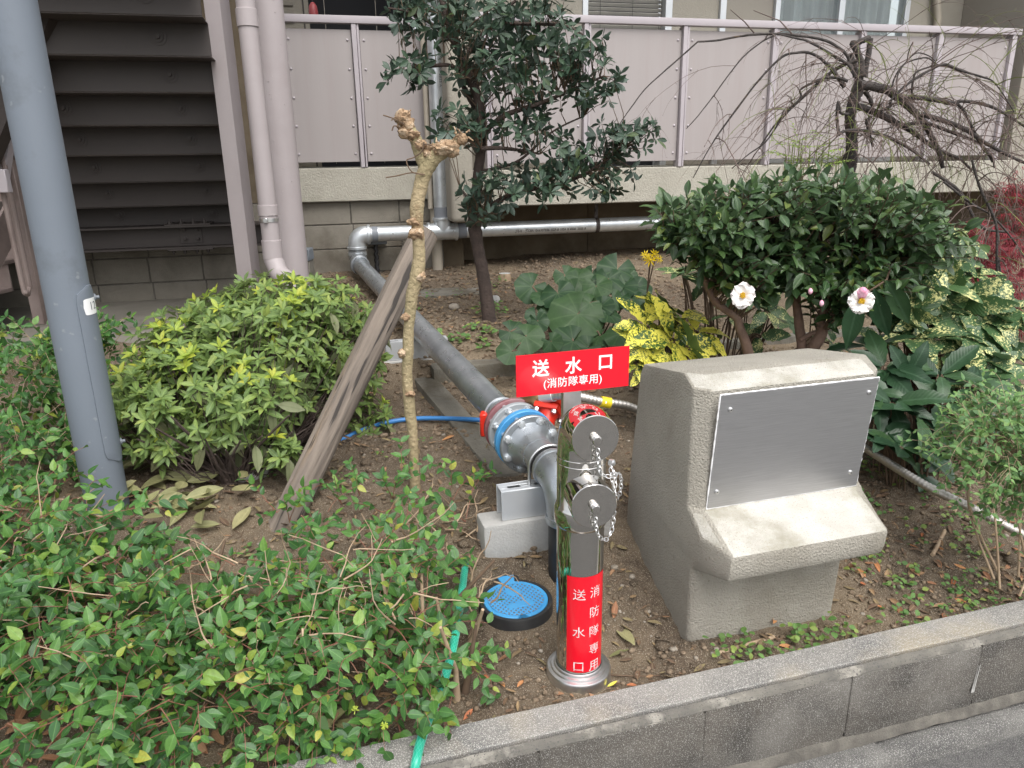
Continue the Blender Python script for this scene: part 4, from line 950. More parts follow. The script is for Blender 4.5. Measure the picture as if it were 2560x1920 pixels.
for k in range(-7, 8):
    for ang_, wdt in ((R(28), .0052), (R(-42), .0052)):
        d0 = k*.0117; hl = math.sqrt(max(0, .083**2-d0*d0))
        if hl < .01: continue
        m.box((d0-wdt/2, -hl, zl+.0024), (d0+wdt/2, hl, zl+.0048+.0002*(ang_ > 0)), Matrix.Rotation(ang_, 4, 'Z'))
m.prism([(-.035, -.030), (.038, -.012), (.048, -.03), (.045, -.044), (-.028, -.05)], zl+.0024, zl+.0054); m.lathe([(.022, zl+.0024), (.022, zl+.0053)], 20, Matrix.Translation((0, .035, 0)))
m.build('grip_bars', M['lid_blue'], ld, bevel=.0008)
m = MB(Tl); m.lathe([(.012, zl-.02), (.012, zl-.0125)], 14, Matrix.Translation((0, -.09, 0))); m.build('finger_hole', M['black_plastic'], ld)

# ================================================================== CONCRETE PEDESTAL
pd = thing('concrete_pedestal', 'rough beige concrete block with a blank metal plate on its sloped front', 'pedestal', K(1.2, 1.8, .03))
def sk(q): return .05*(q-1.6)
def ring(z, qf, cl, wl, wr, qb=2.1, zb=None, qc=None):
    """back left, left before chamfer, front left, front right, right after chamfer, back right"""
    qc = qc or cl; zb = z if zb is None else zb
    pts = [(wl+sk(qb), qb, zb), (wl+sk(qf+qc), qf+qc, z), (wl+cl+sk(qf), qf, z), (wr-cl+sk(qf), qf, z), (wr+sk(qf+qc), qf+qc, z), (wr+sk(qb), qb, zb)]
    return pts
rings = [ring(-.1, 1.575, .012, .957, 1.435, qb=2.07), ring(.235, 1.592, .012, .964, 1.47, qb=2.06), ring(.275, 1.455, .03, .964, 1.50, qc=.11, qb=2.057), ring(.30, 1.449, .03, .965, 1.505, qc=.11, qb=2.055), ring(.348, 1.449, .03, .966, 1.51, qc=.11, qb=2.052),
         ring(.393, 1.60, .034, .968, 1.53, qc=.03, qb=2.05), ring(.401, 1.618, .038, .969, 1.535, qc=.036, qb=2.05), ring(.735, 1.632, .038, .974, 1.567, qc=.036, qb=2.02, zb=.675), ring(.762, 1.695, .048, .976, 1.572, qc=.036, qb=2.0, zb=.715)]
m = MB(TK); vs = [p for r in rings for p in r]; fs = []
for a in range(len(rings)-1):
    for i in range(6): j = (i+1) % 6; fs.append((a*6+i, a*6+j, a*6+6+j, a*6+6+i))
e0 = len(rings)*6-6; fs += [(0, 5, 4, 3, 2, 1), (e0+1, e0+2, e0+3, e0+4), (e0, e0+1, e0+4, e0+5)]
m.add(vs, fs); body = m.build('body', M['stucco'], pd, bevel=.008, seg=2, smooth=30)
bmx = bmesh.new(); bmx.from_mesh(body.data); bmesh.ops.recalc_face_normals(bmx, faces=bmx.faces)
# the trowelled ledge top and the upper bevel are smoother and paler than the sprayed sides
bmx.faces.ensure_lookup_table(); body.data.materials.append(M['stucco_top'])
off = WL[body.name]
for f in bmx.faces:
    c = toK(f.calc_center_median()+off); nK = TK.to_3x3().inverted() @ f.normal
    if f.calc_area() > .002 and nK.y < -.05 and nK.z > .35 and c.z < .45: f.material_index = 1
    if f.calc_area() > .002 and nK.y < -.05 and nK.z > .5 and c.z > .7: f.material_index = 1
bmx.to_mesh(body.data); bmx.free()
body.data.polygons.foreach_set('use_smooth', [True]*len(body.data.polygons)); body.data.set_sharp_from_angle(angle=R(35))
TPl = TK @ Matrix.Translation((0, 1.6165, .403)) @ Matrix.Rotation(math.atan2(.0145, .334), 4, 'X')
m = MB(TPl); m.add([(1.012, -.0035, .003), (1.497, -.0035, .003), (1.514, -.0035, .329), (1.022, -.0035, .329), (1.012, .001, .003), (1.497, .001, .003), (1.514, .001, .329), (1.022, .001, .329)], [(0, 1, 2, 3), (7, 6, 5, 4), (0, 4, 5, 1), (1, 5, 6, 2), (2, 6, 7, 3), (3, 7, 4, 0)])
pl = m.build('metal_plate', M['brushed'], pd, smooth=0)
m = MB(TPl); rr = random.Random(4)
for (x0, z0_), (x1, z1_) in (((1.0105, .0), (1.0205, .331)), ((1.0205, .331), (1.5155, .331)), ((1.010, .0), (1.4985, .0)), ((1.4985, .0), (1.5155, .331))):
    k = 40; m.tube([(x0+(x1-x0)*i/k, .0, z0_+(z1_-z0_)*i/k) for i in range(k+1)], [.0022*rr.uniform(.5, 1.3) for _ in range(k+1)], 6)
m.build('sealant', M['white_print'], pl)
for x, z in ((1.052, .288), (1.487, .29), (1.036, .05), (1.468, .048)):
    m = MB(TPl); Ms = Matrix.Translation((x, -.0036, z)) @ Matrix.Rotation(R(90), 4, 'X'); m.lathe([(.0068, 0), (.0064, .0025), (.003, .0042), (.0008, .0043)], 14, Ms); sw = m.build('screw', M['steel'], pl)
    m = MB(TPl); m.lathe([(.0018, .0043), (.0018, .0046)], 8, Ms); m.build('socket', M['black_print'], sw)

# ================================================================== GREY POLE
PX, PY = -1.415, 2.35
po = thing('lamp_post', 'thick smooth grey metal post with a long curved service hatch', 'post', (PX, PY, .08))
m = MB(); m.lathe([(.068, -.1), (.0672, 1.0), (.066, 3.2)], 48, Matrix.Translation((PX, PY, 0))); m.build('shaft', M['pole'], po)
hr = .0725; ta = math.atan2(-PY, -PX)                                # towards the camera
zt_, zb_ = aty(185, 720, PY-.05).z, aty(272, 1165, PY-.05).z
def hatch(r, a0, a1, z0_, z1_, cr, nn=28):
    vs = []; fs = []; prev = None; out = []
    K1 = 26
    for i in range(K1+1):
        z = z0_+(z1_-z0_)*i/K1
        e = 0
        if z-z0_ < cr: e = cr-math.sqrt(max(0, cr*cr-(cr-(z-z0_))**2))
        if z1_-z < cr: e = cr-math.sqrt(max(0, cr*cr-(cr-(z1_-z))**2))
        ee = e/r
        vs += [(r*math.cos(a0+ee+(a1-a0-2*ee)*j/nn), r*math.sin(a0+ee+(a1-a0-2*ee)*j/nn), z) for j in range(nn+1)]
    for i in range(K1):
        for j in range(nn): a = i*(nn+1)+j; fs.append((a, a+1, a+nn+2, a+nn+1))
    return vs, fs
a0 = ta+R(16); a1 = ta+R(108)
v1, f1 = hatch(hr, a0, a1, zb_, zt_, .045); v0, _ = hatch(.0655, a0, a1, zb_, zt_, .045)
m = MB(Matrix.Translation((PX, PY, 0))); n0 = len(v1); 
rim = []; nn = 28; K1 = 26
bd_ = [j for j in range(nn+1)]+[i*(nn+1)+nn for i in range(1, K1+1)]+[K1*(nn+1)+j for j in range(nn-1, -1, -1)]+[i*(nn+1) for i in range(K1-1, 0, -1)]
m.add(v1+v0, f1+[(bd_[i], bd_[(i+1) % len(bd_)], bd_[(i+1) % len(bd_)]+n0, bd_[i]+n0) for i in range(len(bd_))]); ha = m.build('hatch', M['pole'], po, smooth=30)
for z in (zt_-.045, zb_+.055):
    a = ta+R(88); m = MB(); m.lathe([(.012, 0), (.012, .005), (.006, .0055), (.006, .014), (.003, .016)], 10, axis_matrix((PX+hr*math.cos(a), PY+hr*math.sin(a), z), (math.cos(a), math.sin(a), 0))); m.build('bolt', M['box_grey'], ha)
def wrapp(v, r, ac): a = ac+v.x/hr; return Vector((PX+r*math.cos(a), PY+r*math.sin(a), v.y))
zs = aty(215, 772, PY-.05).z; ac = ta+R(58); m = MB(); nn = 16
ov = [(x*.052/2, z*.052/2) for x, z in [(math.copysign(abs(math.cos(t))**.45, math.cos(t))*1.35, math.copysign(abs(math.sin(t))**.45, math.sin(t))) for t in np.linspace(0, 2*math.pi, 41)[:-1]]]
cols = []
xs_ = sorted(set(round(x, 5) for x, _ in ov)); up = []; lo = []
for x in np.linspace(-.0351, .0351, 25):
    h = .026*(1-abs(x/.0351)**6)**(1/6.0); up.append((x, h)); lo.append((x, -h))
vs = [wrapp(Vector((x, zs+h, 0)), hr+.0007, ac) for x, h in lo]+[wrapp(Vector((x, zs+h, 0)), hr+.0007, ac) for x, h in up]
m.add(vs, [(i, i+1, 26+i, 25+i) for i in range(24)]); stk = m.build('sticker', M['white_print'], ha)
t = text_mb('12', .036, Matrix.Identity(4), ext=.0002); x0 = (min(q[0] for q in t.V)+max(q[0] for q in t.V))/2
m = MB(); m.add([wrapp(Vector((q[0]-x0+.006, q[1]+zs, 0)), hr+.0013, ac) for q in t.V], t.F); m.build('lettering', M['box_grey'], stk, smooth=0)

# ================================================================== LEANING LOG AND BARE STUB
def noisy_log(name, label, cat, a, b, r0, r1, mat, endmat, seed, n=44, k=60, oval=1.0):
    a = Vector(a); b = Vector(b); t = thing(name, label, cat, a); L = (b-a).length; rot = (b-a).to_track_quat('Z', 'Y').to_matrix().to_4x4()
    WL[name+'_'] = Vector((0, 0, 0)); vs = []; fs = []; m = MB()
    for i in range(k+1):
        f = i/k; r = r0+(r1-r0)*f
        for j in range(n):
            an = 2*math.pi*j/n
            g = float(vnoise(j*.5+seed*9, f*2.5+seed, seed))*.06+float(vnoise(math.cos(an)*2+9, f*3+math.sin(an), seed+2))*.16
            crack = sum(-dp*max(0, 1-abs((j-n*ph+wv*math.sin(f*fq+ph*9))/1.1)) for ph, dp, wv, fq in ((.74, .26, 1.6, 4), (.62, .10, .9, 6), (.84, .12, 1.0, 3), (.2, .2, 1, 4)))
            rr_ = r*(1+g+crack); vs.append((math.cos(an)*rr_*oval, math.sin(an)*rr_, L*f))
    for i in range(k):
        for j in range(n): q = (j+1) % n; fs.append((i*n+j, i*n+q, (i+1)*n+q, (i+1)*n+j))
    m.add(vs, fs); o = link('trunk', m.mesh('trunk', mat, smooth=70), t); o.matrix_local = rot
    m = MB(); top = [Vector(vs[k*n+j]) for j in range(n)]; c = sum(top, Vector())/n+Vector((0, 0, .004)); m.add([c]+[v+Vector((0, 0, .001)) for v in top], [(0, 1+j, 1+(j+1) % n) for j in range(n)]); o = link('cut_end', m.mesh('cut_end', endmat), t); o.matrix_local = rot
    return t
la = aty(702, 1325, 2.26); lb = aty(1060, 588, 3.16)
noisy_log('leaning_log', 'weathered split log leaning over the grey pipe behind the bare stub', 'log', la+(la-lb).normalized()*.12, lb, .049, .057, M['log'], M['log_end'], 4)
SD = 2.5
sb = thing('pruned_tree', 'pale leafless stub with knobbly forked top in front of the log', 'tree', aty(1040, 1225, SD))
def ptube(pix, widths, D, n=14, rough=.08, seed=1, kk=5):
    pts = smooth_path([aty(u, v, D if not isinstance(D, (list, tuple)) else D[i]) for i, (u, v) in enumerate(pix)], kk)
    k = depth_of(pts[0])/F; return pts, lerp_list([w_*k/2 for w_ in widths], len(pts))
m = MB(); pts, rs_ = ptube([(1040, 1260), (1036, 1180), (1032, 1090), (1024, 1020), (1018, 940), (1020, 880), (1022, 820), (1030, 740), (1042, 690), (1048, 640), (1044, 570), (1042, 520), (1050, 470), (1062, 430), (1080, 395), (1098, 370)], [28, 25, 24, 28, 24, 27, 24, 28, 32, 28, 27, 31, 31, 34, 40, 36], SD)
m.tube(pts, rs_, 16, rough=.06, seed=3)
pts, rs_ = ptube([(1066, 430), (1056, 395), (1047, 370), (1038, 345), (1024, 325), (1010, 305), (1005, 288)], [30, 36, 33, 30, 30, 30, 30], SD); m.tube(pts, rs_, 16, rough=.08, seed=5)
pts, rs_ = ptube([(1080, 395), (1108, 378), (1130, 365), (1148, 352), (1158, 340)], [40, 34, 28, 22, 16], SD); m.tube(pts, rs_, 14, rough=.08, seed=6)
m.build('trunk', M['stub_bark'], sb, smooth=80)
def knot(u, v, r, n=60, seed=1, D=SD, mat='stub_knot', sq=1.0):
    c = aty(u, v, D); k = depth_of(c)/F*r; rr = random.Random(seed); m = MB()
    ico = bmesh.new(); bmesh.ops.create_icosphere(ico, subdivisions=3, radius=1)
    vs = []
    for q in ico.verts:
        g = 1+.5*float(vnoise(q.co.x*2.6+seed, q.co.y*2.6+q.co.z*1.7, seed))+.45*float(vnoise(q.co.x*6+seed, q.co.z*6+q.co.y*4, seed+3))
        vs.append(c+Vector((q.co.x*k, q.co.y*k*.9, q.co.z*k*sq))*g)
    m.add(vs, [[x.index for x in f.verts] for f in ico.faces]); ico.free()
    m.build('knot', M[mat], sb, smooth=60)
for i, (u, v, r, sq) in enumerate([(1006, 294, 20, 1.0), (1018, 310, 17, 1.0), (1010, 332, 18, .8), (1030, 338, 20, .6), (1050, 362, 16, .9), (1105, 372, 30, .55), (1122, 366, 24, .6), (1072, 385, 15, .8), (1134, 378, 15, 1), (1156, 348, 12, 1.1), (1088, 372, 18, .7), (1041, 583, 19, .8), (1034, 555, 15, .7), (1052, 692, 13, .9), (1014, 793, 13, .8), (1006, 884, 13, .9), (1025, 985, 12, .7)]):
    knot(u, v, r, seed=i+1, sq=sq, D=SD-.012)
m = MB(); rr = random.Random(8)
for _ in range(46):
    u, v = rr.choice([(1006, 290), (1012, 315), (1030, 340), (1105, 365), (1120, 360), (1155, 340), (1070, 380)])
    c = aty(u+rr.uniform(-18, 18), v+rr.uniform(-10, 8), SD-.02); d = Vector((rr.gauss(0, 1), rr.gauss(-.3, 1), rr.gauss(.5, 1))).normalized()
    m.tube([c, c+d*rr.uniform(.012, .03)], [.0035, .002], 5)
m.build('bud_scale', M['stub_knot'], sb)
m = MB()
for pix in ([(1010, 310), (985, 297), (958, 288)], [(1062, 436), (1030, 430), (1016, 402), (1034, 394), (1055, 378), (1060, 355)], [(1058, 438), (1030, 432), (990, 440), (965, 444)], [(1000, 318), (985, 315), (980, 327)], [(1060, 360), (1075, 362), (1090, 372)]):
    m.tube(smooth_path([aty(u, v, SD-.03) for u, v in pix], 4), .0022, 5)
m.build('twig', M['twig_brown'], sb)

# ================================================================== SHAPES OF LEAVES
S_tree = [leaf_shape(.40, 4, .3, .18, 'obov', 0, i) for i in range(3)]
S_cam = [leaf_shape(.46, 5, .35, c, 'ellip', .0, i) for i, c in enumerate((.16, .28, .4))]
S_aza = [leaf_shape(.38, 4, .3, c, 'ellip', 0, i) for i, c in enumerate((.12, .3, .5))]
S_hed = [leaf_shape(.56, 6, .22, c, 'ovate', 0, i) for i, c in enumerate((.1, .22, .32))]
S_auc = [leaf_shape(.46, 10, .3, c, 'ellip', .2, i) for i, c in enumerate((.2, .35, .5))]
S_auc2 = [leaf_shape(.42, 10, .3, c, 'ellip', .16, i) for i, c in enumerate((.15, .35, .5))]
S_farf = [round_leaf(i) for i in range(4)]
S_dry = [leaf_shape(.36, 6, .5, c, 'ellip', 0, i) for i, c in enumerate((.35, -.3, .1, -.15))]
S_round = [leaf_shape(.8, 4, .2, c, 'ellip', 0, i) for i, c in enumerate((.1, .25))]
S_thin = [leaf_shape(.14, 2, .1, .2, 'lance', 0, i) for i in range(2)]

def limbs(parent, specs, mat, name='limb', n=9, rough=.07):
    allpts = []
    for i, (pix, wd, D) in enumerate(specs):
        pts, r = ptube(pix, wd, D, kk=5); m = MB(); m.tube(pts, r, n, rough=rough, seed=i+1); m.build('trunk' if i == 0 and name == 'limb' else name, M[mat], parent, smooth=80); allpts += pts
    return allpts
def crown(parent, blobs, skel, ntips, leafs, shapes, mat, twigmat, size, k=6, up=.5, spread=1.0, shell=.4, nbig=300, twig_r=.0022, droop=0, var=.25, jit=.35, along=False):
    out = []; tw = MB(); tot = sum(b[5] if len(b) > 5 else 1 for b in [(*b, 1)[:7] for b in blobs])
    for b in blobs:
        u, v, D, ru, rv2, rd = b[:6]; wgt = b[6] if len(b) > 6 else 1
        c, r = pix_blob(u, v, D, ru, rv2, rd)
        for _ in range(int(ntips*wgt)):
            p_, vv = in_blob(c, r, shell)
            d = (vv*.6+Vector((0, 0, up))+rv(jit)); d.normalize()
            a = near_pt(skel, p_+Vector((0, 0, -.12))) if skel else p_-d*.1
            L = (p_-a).length; mid = a.lerp(p_, .5)+Vector((0, 0, .08*L))+rv(.02)
            st0 = a if L < .45 else a.lerp(p_, 1-.45/L)
            mid = st0.lerp(p_, .5)+rv(.012)
            tw.tube([st0, mid, p_], [twig_r*1.6, twig_r*1.2, twig_r*.7], 4, cap=False)
            if along:
                d2 = (p_-st0).normalized() if (p_-st0).length > .02 else d; x_ = d2.orthogonal().normalized(); y_ = d2.cross(x_); roll = random.uniform(0, 6.28); nl = random.randint(k-1, k+2)
                for i in range(nl):
                    t_ = i/(nl-1); roll += 2.4+random.uniform(-.5, .5); sd = x_*math.cos(roll)+y_*math.sin(roll); sp = 1.25-.75*t_
                    ld = (d2*math.cos(sp)+sd*math.sin(sp)+Vector((0, 0, random.uniform(-.25, .1)))).normalized(); q_ = mid.lerp(p_, t_)
                    out.append(lframe(q_, ld, Vector((0, -.35, 1))+rv(.38), size*random.uniform(1-var*1.3, 1+var)))
                continue
            rosette(out, p_, d, random.randint(k-2, k+1), size, spread, var, droop)
            if random.random() < .6: rosette(out, mid.lerp(p_, .4), d, random.randint(2, 3), size, spread*1.2, var, droop)
    tag(tw.build('twigs', M[twigmat], parent, smooth=80), kind='stuff')
    place_leaves(parent, out, shapes, M[mat], nbig)
    return out

# ------------------------------------------------------------------ evergreen tree in the middle
D0 = 4.44
tr = thing('evergreen_tree', 'slim dark evergreen tree with loose glossy crown in front of the railing', 'tree', aty(1222, 800, D0))
sk_ = limbs(tr, [([(1226, 815), (1218, 760), (1208, 690), (1195, 620), (1186, 560), (1190, 500), (1196, 430), (1203, 350), (1198, 260), (1175, 190), (1140, 110), (1110, 20), (1095, -80)], [40, 34, 31, 30, 34, 26, 24, 24, 22, 20, 16, 14, 12], D0),
     ([(1200, 340), (1260, 290), (1340, 262), (1430, 225), (1510, 190)], [14, 13, 11, 8, 5], D0-.05),
     ([(1203, 372), (1250, 370), (1300, 376), (1350, 385)], [12, 10, 8, 5], D0-.1),
     ([(1190, 545), (1250, 500), (1320, 475), (1400, 460), (1470, 430), (1560, 370)], [13, 13, 13, 10, 8, 5], D0-.1),
     ([(1180, 200), (1130, 165), (1080, 165), (1030, 175), (985, 185)], [12, 10, 9, 7, 4], D0-.1),
     ([(1196, 280), (1170, 240), (1150, 180), (1180, 120), (1230, 60), (1290, 0)], [13, 13, 12, 11, 9, 7], D0+.05),
     ([(1140, 110), (1080, 60), (1020, 30), (970, 20)], [9, 8, 6, 4], D0-.1),
     ([(1230, 60), (1330, 60), (1430, 70), (1500, 130)], [9, 8, 6, 4], D0),
     ([(1184, 560), (1172, 530), (1170, 500), (1150, 470)], [16, 11, 8, 5], D0-.1),
     ([(1196, 430), (1240, 420), (1300, 400), (1380, 330), (1460, 290)], [10, 8, 7, 5, 4], D0)], 'bark_dark')
crown(tr, [(1130, 40, D0, 150, 70, .35, 1.3), (1020, 30, D0, 75, 40, .2, .35), (1290, 60, D0, 170, 90, .4, 1.6), (1430, 110, D0, 90, 70, .3, .5), (1330, 190, D0, 160, 80, .38, 1.2), (1470, 205, D0-.1, 95, 55, .25, .55), (1200, 170, D0-.1, 100, 70, .3, .55),
           (1020, 180, D0-.1, 70, 50, .2, .38), (1160, 320, D0-.05, 85, 55, .3, .55), (1290, 300, D0-.1, 110, 50, .3, .5), (1380, 370, D0-.1, 100, 50, .3, .55), (1560, 340, D0-.15, 85, 45, .25, .55), (1490, 430, D0-.15, 105, 55, .28, .75), (1330, 450, D0-.2, 100, 40, .25, .5), (1225, 470, D0-.2, 90, 55, .28, .62), (1210, 540, D0-.2, 60, 30, .2, .2), (1400, 480, D0-.2, 60, 30, .2, .2)],
      sk_, 52, None, S_tree, 'tree_leaf', 'twig_brown', .062, k=6, up=.35, spread=1.05, shell=.5, jit=.4)

# ------------------------------------------------------------------ camellia behind the pedestal
D0 = 3.05
ca = thing('camellia_shrub', 'flat topped glossy camellia shrub with two pale pink flowers', 'shrub', aty(2000, 900, D0))
sk_ = limbs(ca, [([(2008, 930), (2005, 870), (1998, 810), (1992, 750), (2000, 700), (2030, 660), (2060, 600)], [26, 24, 23, 20, 17, 13, 9], D0),
     ([(2030, 930), (2032, 875), (2055, 830), (2052, 795), (2080, 745), (2120, 700), (2160, 630)], [30, 30, 27, 24, 22, 18, 10], D0-.03),
     ([(2000, 850), (2020, 838), (2042, 830)], [13, 12, 12], D0-.02),
     ([(1880, 930), (1868, 870), (1850, 820), (1838, 790), (1790, 755), (1765, 700), (1752, 640), (1700, 600)], [26, 27, 22, 20, 20, 18, 15, 9], D0),
     ([(1845, 800), (1842, 770), (1850, 720), (1880, 650)], [16, 12, 10, 7], D0+.05),
     ([(2000, 700), (1960, 660), (1920, 600), (1900, 540)], [13, 11, 9, 6], D0), ([(2120, 700), (2200, 660), (2280, 600)], [12, 10, 6], D0), ([(2000, 690), (2010, 620), (2000, 540)], [10, 8, 6], D0+.1), ([(1752, 640), (1800, 600), (1850, 540)], [10, 8, 5], D0)], 'bark_cam')
bl = []
for u, v, ru, rvv, wt in [(1728, 550, 105, 65, 1), (1840, 520, 120, 75, 1.2), (1960, 500, 120, 70, 1.2), (2080, 500, 120, 75, 1.2), (2190, 520, 110, 75, 1.1), (2280, 580, 100, 90, 1.1), (1790, 630, 100, 60, .9), (1900, 640, 130, 80, 1.3), (2040, 650, 140, 80, 1.4), (2180, 660, 130, 85, 1.3), (1710, 590, 60, 40, .4), (2080, 740, 70, 35, .35)]:
    bl.append((u, v, D0, ru, rvv, .42, wt))
crown(ca, bl, sk_, 78, None, S_cam, 'camellia_leaf', 'twig_brown', .058, k=6, up=.55, spread=1.05, shell=.35, jit=.35, along=True)
def camellia_flower(u, v, D, size, tilt, pinkcup):
    c = aty(u, v, D); d = (Vector((0, 0, H))-c).normalized()+Vector(tilt); d.normalize(); T = axis_matrix(c, d, Vector((0, 0, 1)))
    fl = MB()
    fl.lathe([(.002, -.012), (.007, -.008), (.009, .0)], 10, T); f = fl.build('flower', M['twig_brown'], ca)
    rr = random.Random(int(u)); pet = []
    for i in range(8):
        a = i*math.pi*2/8+rr.uniform(-.15, .15); m = MB(); nx, ny = 7, 6; vs = []; fs = []
        L = size*rr.uniform(.85, 1.05)
        for y in range(ny+1):
            t_ = y/ny; w_ = L*1.12*math.sin(math.pi*min(.80, .14+.66*t_))
            for x in range(nx+1):
                s = x/nx*2-1; rad = L*t_*(1-.13*(s*s)*(t_ > .8)+.03*math.sin(s*9+i)*(t_ > .8))
                z = .012*math.sin(t_*2.3)+.006*math.sin(s*5+i)*t_+(.003 if i % 2 else 0)+.004*s*s
                vs.append((rad*math.cos(a)-w_*s*.5*math.sin(a), rad*math.sin(a)+w_*s*.5*math.cos(a), z))
        for y in range(ny):
            for x in range(nx): q = y*(nx+1)+x; fs.append((q, q+1, q+nx+2, q+nx+1))
        m.add(vs, fs, T); m.build('petal', M['petal'], f, smooth=80)
    m = MB()
    for i in range(70):
        a = rr.uniform(0, 6.28); r = size*.22*math.sqrt(rr.random()); p0 = (r*.5*math.cos(a), r*.5*math.sin(a), .006); p1 = (r*math.cos(a), r*math.sin(a), .022)
        m.tube([T @ Vector(p0), T @ Vector(p1)], [.0012, .0022], 5)
    m.build('stamens', M['stamen'], f)
    if pinkcup:
        m = MB()
        for i in range(5):
            a = i*1.257; m.lathe([(.002, -.018), (.016, -.008), (.019, .008), (.012, .02), (.003, .024)], 10, T @ Matrix.Translation((size*.55+.006*math.cos(a), .006*math.sin(a), .012)) @ Euler((a, .5, 0)).to_matrix().to_4x4() @ Matrix.Scale(.8, 4))
        m.build('folded_petal', M['petal_pink'], f, smooth=80)
camellia_flower(1860, 740, D0-.47, .048, (-.25, 0, .12), False)
camellia_flower(2150, 750, D0-.47, .050, (.3, 0, -.22), True)
m = MB()
for u, v in ((2026, 728), (2054, 758)): m.lathe([(.002, -.012), (.008, -.005), (.008, .004), (.003, .011)], 12, Matrix.Translation(aty(u, v, D0-.4)))
m.build('flower_bud', M['petal_pink'], ca, smooth=80)

# ------------------------------------------------------------------ azalea by the landing
D0 = 2.85
az = thing('azalea_shrub', 'rounded light green azalea shrub with yellowish young tips beside the landing', 'shrub', atz(590, 1195, .2))
base = atz(590, 1195, .2); out = []; young = []; old = []; tw = MB()
bl = [(600, 860, 270, 120, 3.0, .45, 1.5), (760, 800, 135, 75, 3.2, .35, .85), (470, 890, 130, 90, 2.85, .35, .8), (560, 960, 250, 120, 2.75, .4, 1.4), (420, 1000, 125, 100, 2.7, .3, .7), (860, 910, 100, 95, 3.2, .25, .75), (700, 750, 190, 55, 3.15, .4, .9), (560, 770, 80, 40, 3.05, .25, .3), (900, 1040, 80, 80, 3.1, .15, .3), (560, 1060, 150, 70, 2.6, .2, .5), (690, 1120, 50, 40, 2.5, .1, .12), (340, 970, 90, 70, 2.75, .3, .55), (420, 1080, 120, 60, 2.6, .2, .55), (925, 800, 40, 40, 3.3, .15, .12), (760, 960, 120, 90, 3.0, .2, .5)]
tips = []
for u, v, ru, rvv, D, rd, wt in bl:
    c, r = pix_blob(u, v, D, ru, rvv, rd)
    for _ in range(int(160*wt)):
        p_, vv = in_blob(c, r, .35); tips.append((p_, vv, (p_.z-c.z)/max(r[2], .01)))
for p_, vv, hgt in tips:
    d = (vv*.5+Vector((0, -.15, .75))+rv(.3)).normalized(); q = base+Vector((random.gauss(0, .03), random.gauss(0, .03), 0))
    mid = q.lerp(p_, .55)+Vector((0, 0, -.05))+rv(.03)
    tw.tube([q.lerp(mid, .3), mid, p_], [.0022, .0018, .0012], 4, cap=False)
    top = hgt > .25 and random.random() < .3
    rosette(young if top else out, p_, d, random.randint(5, 8), .041 if not top else .040, 1.05 if not top else .8, .25)
    if random.random() < .55: rosette(out, p_-d*.025, d, random.randint(3, 5), .058, 1.35, .2, .15)
    if hgt < .25 and random.random() < .24: rosette(old, p_-d*.03, d, random.randint(2, 3), .095, 1.7, .2, .8)
for i in range(26):
    a = i*2.4; L = random.uniform(.25, .5); d = Vector((math.cos(a)*.8, math.sin(a)*.6, random.uniform(.5, 1.0))).normalized()
    pts = [base+Vector((math.cos(a)*.03, math.sin(a)*.03, -.04)), base+d*L*.4+rv(.015), base+d*L]; tw.tube(smooth_path(pts, 4), lerp_list([.0085, .006, .003], 9), 6)
tag(tw.build('stems', M['bark_dark'], az, smooth=80), kind='stuff')
place_leaves(az, out, S_aza, M['azalea_leaf'], 190); place_leaves(az, young, S_aza, M['azalea_young'], 70, 'young_leaf', 'young_leaves'); place_leaves(az, old, S_aza, M['azalea_old'], 40, 'old_leaf', 'old_leaves')

# ------------------------------------------------------------------ abelia hedge along the wall, and its kin
def arching(out, tw, p0, d0, L, size, mat_r=.0022, droop=.35, step=.026, bare=.2, leafp=.85, sub=True):
    p_ = Vector(p0); d = Vector(d0).normalized(); pts = [p_.copy()]; n = max(4, int(L/step)); roll = random.uniform(0, 3.14)
    for i in range(n):
        d = (d+Vector((0, 0, -droop*step/L*2))+rv(.07)).normalized(); p_ = p_+d*step; pts.append(p_.copy())
        if i/n < bare: continue
        x = d.orthogonal().normalized(); y = d.cross(x); roll += 1.57
        for sg in (1, -1):
            if random.random() > leafp: continue
            s = x*math.cos(roll)*sg+y*math.sin(roll)*sg
            ld = (d*.55+s*.9+Vector((0, 0, .12))+rv(.12)).normalized(); nr = (Vector((0, 0, 1))+rv(.3)+Vector((0, -.45, 0)))
            out.append(lframe(p_, ld, nr, size*random.uniform(.55, 1.12)*(1-.25*i/n)))
        if sub and random.random() < .13: arching(out, tw, p_, (d+x*random.choice((-1, 1))*.8+Vector((0, 0, .4))), L*.38, size*.9, mat_r*.7, droop, step, .1, leafp, False)
    tw.tube(pts, lerp_list([mat_r, mat_r*.4], len(pts)), 4, cap=False)
he = thing('abelia_hedge', 'wide low hedge of small glossy green leaves along the road wall', 'hedge', (-.8, 1.75, 0))
out = []; tw = MB(); bare = MB(); rr = random.Random(21)
def hedge_ok(x, y):
    k = toK((x, y, 0)); q = k.y; p = k.x
    back = np.interp(p, [-3, -1.6, -1.1, -.8, -.69, -.53, -.38, -.1, .2, .40], [2.85, 2.6, 2.45, 2.3, 2.18, 2.05, 1.92, 1.9, 1.93, 1.72])
    return 1.50 < q < back and p < .25-.3*max(0, 1.62-q)-.25*max(0, q-1.75)
cnt = 0
